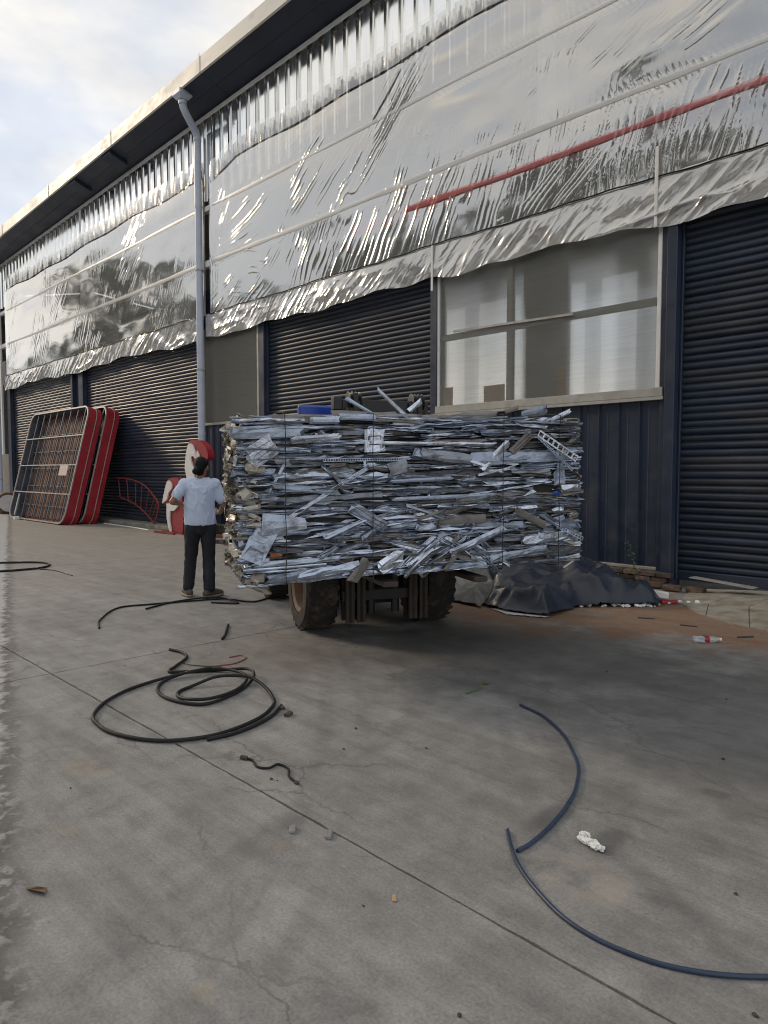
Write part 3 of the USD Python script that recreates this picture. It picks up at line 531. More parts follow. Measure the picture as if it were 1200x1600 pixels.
for p_, a_, b_ in ((fr, -14.9, 4.4), (fl, -30.0, -15.4)): band(a_, b_, 6.45, .085, p_, 1); band(a_, b_, 7.74, .06, p_, 2)
band(-8.6, 4.4, 5.99, .10, fr, 3, 'film_band_red', .022)
def rope(x0, x1, par):
    xs = np.arange(x0, x1, .12); obj('hem_rope', tube(np.c_[xs, np.full_like(xs, WY-.125), seam(xs)+.006*np.sin(xs*9)], .011, 5), 'black_rubber', par)
rope(-15.0, 4.4, fr); rope(-30.2, -15.3, fl)
for i, (x, z0, z1) in enumerate([(-4.12, 4.62, 5.62), (-7.93, 4.5, 5.24)]):
    obj('strap', rbx(x-.02, x+.02, WY-.15, WY-.13, z0, z1, .004), 'white_paint', fr)

# ------------------------------------------------------------------ drainpipes
def downpipe(x, lab, full=True):
    d = thing('drainpipe', lab, 'drainpipe', (x, WY-.19, 0))
    top = [(.0, 0, .02), (0, 0, 2.2), (0, 0, 4.6), (0, 0, 8.5), (0, 0, 9.36)]
    obj('pipe', tube(top, .085, 14), 'pipe_plastic', d, smooth=40)
    if full:
        el = [(0, 0, 9.32), (0.0, -.01, 9.42), (.03, -.08, 9.52), (.20, -.40, 9.74), (.235, -.48, 9.83), (.24, -.5, 9.95), (.24, -.50, 10.03)]
        obj('elbow', tube(el, .084, 14), 'pipe_plastic', d, smooth=40)
        b = trimesh.convex.convex_hull(np.array([(.24+sx*w, -.5+sy*w, z) for w, z in ((.10, 9.98), (.17, 10.07), (.17, 10.16)) for sx in (-1, 1) for sy in (-1, 1)]))
        obj('hopper', b, 'pipe_plastic', d)
        for c, z in (((0, 0), 9.34), ((.24, -.5), 9.93)): obj('socket', tube([(c[0], c[1], z-.04), (c[0], c[1], z+.04)], .095, 14), 'pipe_plastic', d, smooth=40)
    for z in (1.2, 3.95, 6.3): obj('clamp', cat([tube([(0, 0, z-.02), (0, 0, z+.02)], .094, 12), bx(-.02, .2, .0, .02, z-.012, z+.012)]), 'grey_steel', d)
    for z in (2.4, 5.2, 7.8): obj('socket', tube([(0, 0, z-.05), (0, 0, z+.05)], .092, 14), 'pipe_plastic', d, smooth=40)
downpipe(-15.32, 'grey drainpipe with a hopper and bend under the eave'); downpipe(-31.0, 'far straight grey drainpipe at the left end of the wall', False)

# ------------------------------------------------------------------ the truck's frame: n = towards the camera's right, e = across it
TW = math.radians(20)
e_ = rt*math.cos(TW)+fh*math.sin(TW); n_ = -fh*math.cos(TW)+rt*math.sin(TW)
AX = A3(-5.015, 4.738, 0)
fk = thing('forklift', 'dark forklift truck carrying the big bale of scrap, mast raised above it', 'forklift', AX, (n_, e_, zz))
def wheel_at(x, y, r, w, name='wheel'):
    wh_ = thing(name, parent=fk)
    pr = [(r*.62, -w/2), (r*.90, -w/2), (r*.985, -w*.40), (r, -w*.2), (r, w*.2), (r*.985, w*.40), (r*.90, w/2), (r*.62, w/2)]
    t = trimesh.creation.revolve(np.array(pr+[pr[0]]), sections=44)
    lugs = [t]
    for k in range(28):
        a = k*2*math.pi/28
        for s in (-1, 1):
            L = bx(r*.985, r*1.004, -.02, .02, .02*w, w*.46); L.vertices[:, 1] += (L.vertices[:, 2]-.02*w)*.35
            if s < 0: L.vertices[:, 2] *= -1; L.faces = L.faces[:, ::-1]
            L.apply_transform(trimesh.transformations.rotation_matrix(a+s*.055, [0, 0, 1])); lugs.append(L)
    R = trimesh.transformations.rotation_matrix(math.pi/2, [1, 0, 0]); T = trimesh.transformations.translation_matrix([x, y, r])
    obj('tyre', cat(lugs).apply_transform(R).apply_transform(T), 'tyre', wh_, smooth=35)
    rp = [(0, -.02), (r*.2, -.03), (r*.24, -.05), (r*.30, -.02), (r*.46, .03), (r*.52, -w*.42), (r*.60, -w*.48), (r*.63, -w*.40), (r*.63, w*.4), (r*.52, w*.42), (r*.46, .1), (0, .08)]
    rim = [trimesh.creation.revolve(np.array(rp), sections=36)]
    for k in range(8):
        c = trimesh.creation.cylinder(.014, .03, sections=6); c.apply_translation([r*.37*math.cos(k*.785), r*.37*math.sin(k*.785), -.01]); rim.append(c)
    m = cat(rim)
    if y > 0: m.vertices[:, 2] *= -1; m.faces = m.faces[:, ::-1]
    Rm = trimesh.transformations.rotation_matrix(-math.pi/2, [1, 0, 0]); obj('rim', m.apply_transform(Rm).apply_transform(T), 'rim', wh_, smooth=35)
for y in (-.585, .585): wheel_at(0, y, .43, .31)
for y in (-.60, .60): wheel_at(-1.75, y, .33, .24)
obj('front_axle', cat([bx(-.12, .12, -.45, .45, .33, .55), bx(-.2, .1, -.2, .2, .22, .6)]), 'black_steel', fk)
for y in (-.36, -.255, .255, .36):
    inner = abs(y) < .3; zt = 2.20 if inner else 2.14
    zt -= .07; ch = cat([bx(.34, .50, y-.012, y+.012, .13, zt), bx(.34, .365, y-.04, y+.04, .13, zt), bx(.475, .50, y-.04, y+.04, .13, zt)])
    obj('mast_rail', ch, 'mast_steel', fk)
for y in (-.14, .1): obj('lift_cylinder', cat([tube([(.42, y, .2), (.42, y, 1.5)], .04, 12), tube([(.42, y, 1.5), (.42, y, 2.05)], .022, 10)]), 'black_steel', fk, smooth=40)
obj('mast_crossbeam', rbx(.36, .46, -.42, .42, 1.98, 2.15), 'black_steel', fk); obj('mast_crossbeam', rbx(.36, .46, -.42, .42, .32, .42), 'black_steel', fk); obj('mast_lug', rbx(.37, .47, -.5, -.422, 2.05, 2.165), 'black_steel', fk)
for y in (-.34, -.27, .27, .34):
    c = trimesh.creation.revolve(np.array([(0, -.022), (.075, -.022), (.085, -.018), (.062, 0), (.085, .018), (.075, .022), (0, .022)]), sections=24)
    c.apply_transform(trimesh.transformations.rotation_matrix(math.pi/2, [1, 0, 0])); c.apply_translation([.43, y, 2.135]); obj('chain_sheave', c, 'black_steel', fk, smooth=35)
for y in (-.31, .31): obj('lift_chain', bx(.505, .52, y-.02, y+.02, .7, 2.2), 'black_steel', fk)
obj('fork_carriage', cat([rbx(.53, .58, -.6, .6, .78, .9), rbx(.53, .58, -.6, .6, 1.2, 1.3), rbx(.535, .575, -.6, -.52, .9, 1.2), rbx(.535, .575, .52, .6, .9, 1.2)]), 'black_steel', fk)
for y in (-.38, .38): obj('fork', cat([rbx(.585, .63, y-.06, y+.06, .655, 1.32), rbx(.585, 1.6, y-.06, y+.06, .63, .67)]), 'mast_steel', fk)
obj('chassis', cat([rbx(-2.0, -.15, -.42, .42, .35, .75), rbx(-1.3, -.5, -.55, .55, .7, 1.05)]), 'black_steel', fk)
obj('counterweight', trimesh.convex.convex_hull(np.array([(x, y, z) for x, z in ((-1.5, .3), (-1.5, 1.05), (-2.3, .35), (-2.2, 1.0), (-2.36, .7)) for y in (-.55, .55)])), 'blue_paint', fk)
obj('front_cowl', rbx(-.45, .15, -.5, .5, .62, 1.15, .03), 'blue_paint', fk)
obj('seat', cat([rbx(-1.2, -.75, -.25, .25, 1.05, 1.18, .03), rbx(-1.25, -1.12, -.25, .25, 1.15, 1.6, .03)]), 'seat_black', fk)
gr = obj('overhead_guard', cat([rbx(-1.5, .05, -.72, -.64, 1.96, 2.04), rbx(-1.5, .05, .50, .58, 1.96, 2.04), rbx(-.02, .06, -.72, .58, 1.95, 2.125, .02), rbx(-1.55, -1.47, -.72, .58, 1.96, 2.04)]+[bx(-1.5, 0, y-.02, y+.02, 1.98, 2.01) for y in np.linspace(-.6, .4, 7)]), 'blue_paint', fk)
for (x, y) in ((0.0, -.64), (0.0, .5)): obj('guard_post', bar((x+.02, y, 1.1), (x+.0, y, 2.03), .06), 'blue_paint', fk)
for (x, y) in ((-1.5, -.64), (-1.5, .5)): obj('guard_post', bar((x-.1, y, 1.0), (x, y, 2.03), .06), 'blue_paint', fk)
obj('mudguard', rbx(-.5, .35, -.78, -.45, .93, .96), 'blue_paint', fk); obj('mudguard', rbx(-.5, .35, .45, .78, .93, .96), 'blue_paint', fk)
sw = trimesh.creation.torus(.17, .015, 20, 8); sw.apply_transform(trimesh.transformations.rotation_matrix(.9, [0, 1, 0])); sw.apply_translation([-.45, 0, 1.38])
obj('steering_wheel', cat([sw, bar((-.3, 0, 1.1), (-.45, 0, 1.38), .03)]), 'seat_black', fk)

# ------------------------------------------------------------------ the bale of scrap profiles
BW, BL_, BH = 2.72, 1.05, 1.20
B0 = A3(-4.1986, 2.8068, .692); ti = math.radians(1.1)
be = e_*math.cos(ti)+zz*math.sin(ti); bz = zz*math.cos(ti)-e_*math.sin(ti)
bale = thing('scrap_bale', 'big rectangular bale of crushed aluminium scrap raised on the forklift', 'scrap bale', B0+be*BW/2-n_*BL_/2, (n_, be, bz))
rb = np.random.default_rng(77)
def prof(kind, h, d):
    if kind == 'plate': q = [(0, -.5), (.22, -.2), (.25, .15), (0, .5), (-.1, .5), (.12, .15), (.1, -.2), (-.1, -.5)]
    elif kind == 'tube': q = [(-1, -.5), (-.1, -.5), (0, -.36), (0.05, 0), (0, .36), (-.1, .5), (-1, .5)]
    elif kind == 'chan': q = [(0, -.5), (0, -.38), (-.7, -.34), (-.7, .34), (0, .38), (0, .5), (-1, .5), (-1, -.5)]
    elif kind == 'rib': q = [(0, -.5), (0, -.38), (-.3, -.33), (-.3, -.2), (0, -.15), (0, .0), (-.3, .05), (-.3, .18), (0, .23), (0, .5), (-.6, .5), (-.6, -.5)]
    else: q = [(0, -.5), (0, -.42), (-.85, -.42), (-.9, .5), (-1, .5), (-1, -.5)]
    q = np.array(q, float); return np.c_[q[:, 0]*d, q[:, 1]*h]
def strip_mesh(L, h, d, kind, crumple, bend, twist, taper=0, swell=.25):
    """a crushed profile along y, centred, its outer face at x = 0"""
    n = int(np.clip(L/.07, 3, 18)); y = np.linspace(-L/2, L/2, n); y[1:-1] += (rb.random(n-2)-.5)*L/n*.7
    p = prof(kind, h, d); k = len(p); V = []
    ph = rb.random(4)*6.28; hz = 1+swell*np.sin(y*rb.uniform(4, 14)+ph[2])-taper*(y/L+.5)
    for i in range(n):
        a = twist*math.sin(y[i]*2.2+ph[0]); c, s = math.cos(a), math.sin(a)
        q = p*A3(1, hz[i])+(rb.random((k, 2))-.5)*crumple*A3(.8, 1.0); q = np.c_[q[:, 0]*c-q[:, 1]*s, q[:, 0]*s+q[:, 1]*c]
        V.append(np.c_[q[:, 0]+bend*.6*math.sin(y[i]*3+ph[1]), np.full(k, y[i])+(rb.random(k)-.5)*(.05 if i in (0, n-1) else .01), q[:, 1]+bend*math.sin(y[i]*2.5+ph[3])])
    V = np.vstack(V); F = []
    for i in range(n-1):
        for j in range(k):
            a, b = i*k+j, i*k+(j+1) % k
            F += [(a, b+k, b), (a, a+k, b+k)]
    F += [(0, j, j+1) for j in range(1, k-1)]+[((n-1)*k, (n-1)*k+j+1, (n-1)*k+j) for j in range(1, k-1)]
    return trimesh.Trimesh(V, F, process=False)
def rotx(m, a): return m.apply_transform(trimesh.transformations.rotation_matrix(a, [1, 0, 0]))
KINDS_ = ['plate', 'plate', 'tube', 'tube', 'chan', 'rib', 'angle']
pieces = []                                                        # (visible size, material, mesh)
xf = BL_/2
wave = lambda u, v: .035*(meshkit.noise(A3(u*1.1+9, v*2.3, 1.5), 4)-.5)
v = .015
while v < BH-.01:
    u = -BW/2-rb.random()*.1; hrow = rb.choice([.010, .015, .021, .030, .046], p=[.28, .3, .22, .13, .07])
    while u < BW/2-.05:
        L = float(np.clip(rb.lognormal(-.75, .55), .12, 1.4)); L = min(L, BW/2+.02-u+rb.random()*.05)
        if L > .08:
            h = hrow*rb.uniform(.8, 1.5); d = rb.uniform(.03, .07); k = KINDS_[rb.integers(7)]
            m = strip_mesh(L, h, d, k, .010+.20*h, rb.uniform(.005, .019), rb.uniform(0, .5))
            rotx(m, rb.normal(0, .018)+(rb.normal(0, .09) if rb.random() < .16 else 0))
            um = u+L/2; m.apply_translation([xf+rb.choice([rb.uniform(-.045, .012), rb.uniform(-.08, -.04)], p=[.78, .22]), um, v+wave(um, v)+rb.normal(0, .006)])
            pieces.append((L*h, ALU[rb.choice(7, p=[.17, .19, .11, .18, .14, .11, .10])], m))
        u += L*rb.uniform(.86, 1.0)
    v += hrow*rb.uniform(.70, 1.0)
for _ in range(70):                                               # short odd ends jammed across the layers
    L = rb.uniform(.08, .34); h = rb.uniform(.018, .06); m = strip_mesh(L, h, .03, KINDS_[rb.integers(7)], .012, .012, .8)
    rotx(m, rb.normal(0, .32)); m.apply_translation([xf+rb.uniform(-.03, .015), rb.uniform(-BW/2+.1, BW/2-.1), rb.uniform(.05, BH-.04)])
    pieces.append((L*h, ALU[rb.choice(7, p=[.22, .15, .2, .13, .12, .08, .1])], m))
for _ in range(30):                                                # fanned ends, bottom middle right
    L = rb.uniform(.18, .5); h = rb.uniform(.02, .05); m = strip_mesh(L, h, .03, ['plate', 'chan', 'angle'][rb.integers(3)], .012, .012, .5)
    uu = rb.uniform(-.1, .6); rotx(m, (.62 if uu < .3 else -.6)+rb.normal(0, .22)); m.apply_translation([xf+rb.uniform(-.02, .015), uu, rb.uniform(.08, .22)])
    pieces.append((L*h*1.3, ALU[rb.choice([0, 2, 6, 1, 4])], m))
# pieces one notices: (u, v, length, width, tilt, kind, material, crumple)
U = lambda px: (px-393)/510.0*BW-BW/2
Vv = lambda py: (918-py)/263.0*BH
for (px, py, L, h, a, k, mt, cr) in [(411, 710, .20, .15, .55, 'rib', 2, .004), (486, 690, .34, .05, .06, 'plate', 2, .01), (570, 695, .12, .17, .02, 'rib', 2, .004), (545, 657, .28, .05, -.02, 'plate', 6, .006), (498, 662, .20, .05, 0, 'plate', 0, .004),
        (500, 778, .72, .028, .52, 'chan', 2, .002), (440, 824, .30, .15, -.03, 'plate', 0, .006), (405, 852, .13, .30, -.5, 'rib', 1, .010), (800, 725, .86, .105, .02, 'plate', 6, .008), (760, 722, .30, .06, .75, 'plate', 2, .008), (803, 700, .22, .065, .7, 'rib', 4, .004),
        (680, 722, .40, .075, -.12, 'plate', 3, .016), (605, 738, .15, .10, .25, 'plate', 3, .006), (705, 830, .42, .065, 0, 'tube', 4, .004), (820, 832, .30, .06, -.45, 'plate', 4, .006), (872, 755, .07, .17, .1, 'rib', 6, .01), (455, 885, .62, .04, .02, 'tube', 0, .004),
        (440, 893, .6, .02, .02, 'tube', 2, .002), (500, 903, .45, .06, .12, 'plate', 0, .014), (545, 905, .2, .08, .9, 'plate', 4, .012), (590, 893, .2, .1, .5, 'plate', 2, .02), (450, 907, .4, .07, .06, 'tube', 1, .008), (470, 770, .5, .05, -.12, 'tube', 6, .008), (420, 680, .5, .085, .02, 'tube', 1, .006),
        (560, 820, .3, .09, -.55, 'rib', 1, .008), (640, 760, .5, .03, .02, 'tube', 6, .003), (680, 790, .9, .03, .01, 'tube', 6, .004), (850, 870, .45, .08, .05, 'tube', 0, .01), (800, 895, .5, .06, .1, 'plate', 1, .012), (730, 868, .5, .06, .35, 'plate', 0, .01), (665, 700, 1.0, .03, -.02, 'tube', 2, .004)]:
    m = strip_mesh(L, h, .035 if h < .1 else .02, k, cr, .003, .1, (.45 if (px, py) in ((440, 824), (800, 725)) else 0), .05); rotx(m, a)
    m.apply_translation([xf+.012+rb.random()*.012, U(px), Vv(py)]); pieces.append((9, ALU[mt], m))
def perforated(L, h, rail=False):
    P = sbox(-L/2, -h/2, L/2, h/2); k = int(L/(h*.85))
    for i in range(k):
        c = (i+.5)*L/k-L/2; P = P.difference(sbox(c-h*.28, -h*.24, c+h*.28, h*.24).buffer(h*.05))
    m = trimesh.creation.extrude_polygon(P, .012, engine='earcut'); m.vertices = np.c_[m.vertices[:, 2], m.vertices[:, 0], m.vertices[:, 1]]; return m
for (px, py, L, h, a) in [(862, 706, .42, .058, -.53), (858, 720, .42, .02, -.70), (890, 865, .20, .03, -.45), (548, 725, .6, .022, 0)]:
    m = perforated(L, h); rotx(m, a); m.apply_translation([xf+.06, U(px), Vv(py)]); pieces.append((9, ALU[2 if h > .05 else 6], m))
for (px, py, L, h, a, mt) in [(602, 632, .30, .032, -.72, 2), (560, 642, .30, .026, -.50, 6), (636, 636, .12, .05, .62, 2), (560, 651, .5, .05, 0, 4), (795, 640, .1, .03, .3, 4), (835, 643, .22, .06, .2, 1), (880, 650, .2, .03, .4, 2), (740, 648, .3, .04, 0, 4)]:
    m = strip_mesh(L, h, .02, 'plate', .004, .002, .05); rotx(m, a); m.apply_translation([xf-.05, U(px), Vv(py)]); pieces.append((9, ALU[mt], m))
for (px, py, mt) in [(860, 790, 'scrap_blue'), (425, 872, 'scrap_orange')]:
    m = strip_mesh(.06, .035, .02, 'plate', .015, .002, .3); m.apply_translation([xf+.05, U(px), Vv(py)]); pieces.append((9, mt, m))
for (z, xo) in ((BH-.01, 1), (.01, -1)):                           # top and underside: profiles lying along the bale
    for i in range(30):
        L = rb.uniform(.5, 1.4); m = strip_mesh(L, rb.uniform(.05, .12), .03, KINDS_[rb.integers(7)], .012, .01, .2)
        m.apply_transform(trimesh.transformations.rotation_matrix(-math.pi/2*xo, [0, 1, 0])); m.apply_translation([rb.uniform(-xf+.05, xf-.05), rb.uniform(-BW/2+L/2, BW/2-L/2), z+rb.uniform(-.01, .035 if xo > 0 else .01)]); pieces.append((.001, ALU[rb.choice([1, 3, 4, 0])], m))
for i in range(60):                                                # back face
    L = rb.uniform(.5, 1.4); m = strip_mesh(L, rb.uniform(.06, .14), .03, KINDS_[rb.integers(7)], .012, .01, .2); m.vertices[:, 0] *= -1; m.faces = m.faces[:, ::-1]
    m.apply_translation([-xf, rb.uniform(-BW/2+L/2, BW/2-L/2), rb.uniform(.03, BH-.03)]); pieces.append((.0005, ALU[rb.choice([1, 3, 4, 0])], m))
def curl(size, depth):
    """crumpled open end of a profile: a thin wall folded on itself, running in along y"""
    k = rb.integers(6, 12); t = np.linspace(0, rb.uniform(3.2, 6.2), k)+rb.random()*6.28; r = size*(.5+.5*rb.random(k)); sq = rb.uniform(.35, 1)
    a = rb.random()*3.14; q = np.c_[np.cos(t)*r, np.sin(t)*r*sq]; q = q@np.array([[math.cos(a), -math.sin(a)], [math.sin(a), math.cos(a)]])
    q2 = q*(1-.004/size)+rb.random(2)*.003
    ring = np.vstack([q, q2[::-1]]); n = len(ring); dy = (rb.random(n)-.5)*.03
    V = np.vstack([np.c_[ring[:, 0], dy, ring[:, 1]], np.c_[ring[:, 0]*.85, dy*0+depth, ring[:, 1]*.85]]); F = []
    for i in range(n): F += [(i, (i+1) % n, (i+1) % n+n), (i, (i+1) % n+n, i+n)]
    for i in range(k-1): F += [(i, 2*k-1-i, 2*k-2-i), (i, 2*k-2-i, i+1)]
    return trimesh.Trimesh(V, F, process=False)
for side, cnt in ((-1, 620), (1, 260)):
    for i in range(cnt):
        s = rb.uniform(.016, .05); m = curl(s, rb.uniform(.06, .12))
        rotx(m, rb.normal(0, .3)); m.apply_transform(trimesh.transformations.rotation_matrix(rb.normal(0, .35), [0, 0, 1]))
        if side > 0: m.vertices[:, 1] *= -1; m.faces = m.faces[:, ::-1]
        m.apply_translation([rb.uniform(-xf, xf-.01), side*(BW/2+rb.uniform(-.015, .05)), rb.uniform(.0, BH)]); pieces.append((s*s*.4, 'scrap_warm' if rb.random() < .62 else 'scrap_warm_dark', m))
for i in range(26):
    L = rb.uniform(.06, .14); m = strip_mesh(L, L*rb.uniform(.4, .9), .02, 'plate', .012, .01, .3); m.apply_transform(trimesh.transformations.rotation_matrix(-math.pi/2+rb.normal(0, .3), [0, 0, 1])); m.apply_translation([rb.uniform(-xf+.1, xf-.1), -BW/2-rb.uniform(.03, .06), rb.uniform(.05, BH-.05)])
    pieces.append((L*L*.5, 'scrap_warm', m))
for (x, z, L) in [(xf-.05, -.02, .2), (xf-.02, -.04, .14), (.1, -.03, .12), (-.3, -.02, .1)]:
    m = strip_mesh(L, .03, .02, 'plate', .012, .01, .3); rotx(m, -.5); m.apply_translation([x, -BW/2+.05, z]); pieces.append((9, 'scrap_warm_dark', m))
pieces.sort(key=lambda q: -q[0])
for s, mt, m in pieces[:298]: obj('scrap_strip', m, mt, bale)
rest = {}
for s, mt, m in pieces[298:]: rest.setdefault(mt, []).append(m)
for mt, L in rest.items(): obj('scrap_filling', cat(L), mt, bale, kind='stuff')
obj('scrap_core', bx(-xf+.05, xf-.06, -BW/2+.03, BW/2-.03, .03, BH-.03), 'scrap_core', bale)
for px in (440, 563, 768, 866):
    u = U(px); wv = [(xf+.055+rb.uniform(-.006, .006), u+.02*(zq-.6)+rb.uniform(-.004, .004), zq) for zq in np.linspace(0, BH+.02, 16)]
    loop = [(-xf-.03, u, 0), (-xf-.03, u, BH+.03)]
    obj('binding_wire', cat([tube(wv, .0035, 5), tube([wv[-1], (xf-.1, u, BH+.035), (-xf, u, BH+.03)], .0035, 5), tube([wv[0], (xf-.1, u, -.025), (-xf, u, -.02)], .0035, 5), tube(loop, .0035, 5)]), 'tie_wire', bale)

# ------------------------------------------------------------------ person watching, seen from behind
pdir = -n_
pe = thing('person', 'person in pale blue T-shirt and dark trousers standing with hands at the waist', 'person', (-7.50, 4.30, 0), (e_, pdir, zz))
LA, RA = A3(-.14, .10, .085), A3(.09, -.07, .085)                   # ankles
LK, RK = A3(-.105, .10, .47), A3(.095, .0, .47); LHp, RHp = A3(-.085, .0, .87), A3(.09, .0, .87)
LS, RS = A3(-.175, -.01, 1.345), A3(.175, -.01, 1.345); LE, RE = A3(-.315, -.05, 1.15), A3(.275, -.02, 1.09); LW, RW = A3(-.19, .15, 1.11), A3(.255, .19, 1.00)
hd = A3(.025, .01, 1.555)
tl, tr_ = A3(-.17, .27, .035), A3(.215, .03, .035)                  # toes: left ahead, right turned out
segs = [[(A3(0, 0, .93), (.15, .10, .10)), (A3(0, -.01, 1.10), (.135, .095, .1)), (A3(0, -.01, 1.27), (.165, .10, .1))], [(A3(0, -.01, 1.25), (.15, .1, .1)), (LS, .06), (RS, .06)],
        [(A3(0, -.015, 1.36), .055), (A3(.015, 0, 1.47), .05)], [(hd+A3(0, 0, .02), (.076, .092, .10)), (hd+A3(.012, .03, -.06), (.055, .06, .05))],
        (LS, .052, LE, .037), (LE, .038, LW, .026), (RS, .052, RE, .037), (RE, .038, RW, .026),
        (LHp, .085, LK, .055), (LK, .055, LA, .04), (RHp, .085, RK, .055), (RK, .055, RA, .04), (LA, .042, tl, .03), (RA, .042, tr_, .03)]
hdf = A3(math.sin(.55), math.cos(.55), 0); hdr = A3(math.cos(.55), -math.sin(.55), 0)                 # the head is turned to the right
segs += [[(hd+hdf*.085+zz*-.005, .012), (hd+hdf*.105+zz*-.03, .013)], [(hd+hdr*.078+zz*-.01, (.012, .022, .032)), (hd+hdr*.07, .02)], [(hd-hdr*.078+zz*-.01, (.012, .022, .032)), (hd-hdr*.07, .02)],
         [(hd+hdf*.075+zz*-.07, .022), (hd+hdf*.05+zz*-.06, .03)]]
def hand(W, fwd, side, upd, thumb):
    S = [[(W, .024), (W+fwd*.05+side*.022, .014), (W+fwd*.05-side*.022, .014), (W+fwd*.09+side*.03, .011), (W+fwd*.09-side*.03, .011)]]
    for i, (o, l) in enumerate(((.030, .062), (.010, .072), (-.011, .068), (-.031, .052))):
        a = W+fwd*.088+side*o; b = a+fwd*l*.55-upd*.008; c = b+fwd*l*.3-upd*l*.35; S += [(a, .0095, b, .0085), (b, .0085, c, .0075)]
    a = W+fwd*.03+thumb*.022; S += [(a, .012, a+fwd*.035+thumb*.02, .0095), (a+fwd*.035+thumb*.02, .0095, a+fwd*.062+thumb*.018, .008)]
    return S
f1 = A3(.85, .5, -.1); f1 /= np.linalg.norm(f1); f2 = A3(-.6, .75, .1); f2 /= np.linalg.norm(f2)
segs += hand(LW, f1, zz, A3(.5, -.85, 0), zz*1.0)+hand(RW, f2, zz, A3(-.75, -.6, 0), zz*1.0)
obj('body', hull_chain(segs, .016, 8), 'skin', pe, smooth=True)
def cloth(segs, seed, amp, res=.018, it=10, fr_=A3(14, 14, 7)):
    t = hull_chain(segs, res, it); q = t.vertices*fr_; q[:, 2] += q[:, 0]*.5
    d = amp*(meshkit.fbm(q, 3, seed)-.5)*2; r = 1-np.abs(np.sin(3.1*meshkit.fbm(t.vertices*A3(9, 9, 5)+A3(0, 0, 1)*t.vertices[:, :1]*6, 2, seed+2)*4)); d += amp*.9*(r**3)
    t.vertices += t.vertex_normals*d[:, None]; return t
LM, RM = LS+(LE-LS)*.62, RS+(RE-RS)*.66
sh = cloth([[(A3(0, .0, .875), (.185, .125, .02)), (A3(0, -.005, 1.0), (.175, .12, .06)), (A3(0, -.015, 1.15), (.172, .118, .08)), (A3(0, -.015, 1.30), (.18, .115, .07))],
            [(A3(0, -.015, 1.28), (.17, .112, .08)), (LS+A3(0, 0, .0), .074), (RS+A3(0, 0, .0), .074), (A3(.005, -.01, 1.40), (.07, .065, .03))],
            [(LS, .07), (LM, .062)], [(RS, .07), (RM, .064)]], 5, .014)
obj('shirt', sh, 'shirt', pe, smooth=True)
LC, RC = LA+A3(0, -.005, .03), RA+A3(0, -.005, .03)
obj('trousers', cloth([[(A3(0, .0, .95), (.155, .108, .04)), (A3(0, 0, .86), (.172, .118, .08)), (A3(0, 0, .80), (.15, .1, .06))], (LHp+A3(0, 0, -.03), .10, LK, .072), [(LK, .072), (LC, (.064, .068, .05))], (RHp+A3(0, 0, -.03), .10, RK, .072), [(RK, .072), (RC, (.064, .068, .05))]], 9, .007), 'trousers', pe, smooth=True)
hh = [[(hd+A3(0, 0, .035)-hdf*.012, (.084, .096, .094)), (hd-hdf*.055+A3(0, 0, -.02), (.062, .055, .06))], [(hd-hdf*.09-hdr*.01+A3(0, 0, -.035), .045), (hd-hdf*.12-hdr*.012+A3(0, 0, -.05), .042)], [(hd-hdf*.04+A3(0, 0, -.07), .045), (hd-hdf*.05+A3(0, 0, -.02), .06)]]
hm = hull_chain(hh, .012, 5); hm.vertices += hm.vertex_normals*(.004*(meshkit.noise(hm.vertices*A3(60, 60, 20), 3)-.5))[:, None]
obj('hair', hm, 'hair', pe, smooth=True)
for (an, to) in ((LA, tl), (RA, tr_)):
    f = to-an; f[2] = 0; f /= np.linalg.norm(f); hl = an*A3(1, 1, 0)-f*.055; tp = hl+f*.27; s_ = np.cross(f, zz)
    obj('shoe', hull_chain([[(hl+zz*.055, .043), (hl+f*.05+zz*.085, .044), (hl+f*.16+zz*.05, .042), (tp-f*.03+zz*.036, .036)]], .014, 6), 'shoe', pe, smooth=True)
    obj('shoe_sole', hull_chain([[(hl+zz*.018, (.046, .046, .02)), (hl+f*.15+s_*.01+zz*.016, (.05, .05, .018)), (hl+f*.15-s_*.01+zz*.016, (.05, .05, .018)), (tp-f*.03+zz*.018, (.042, .042, .017))]], .014, 4), 'shoe_sole', pe, smooth=True)

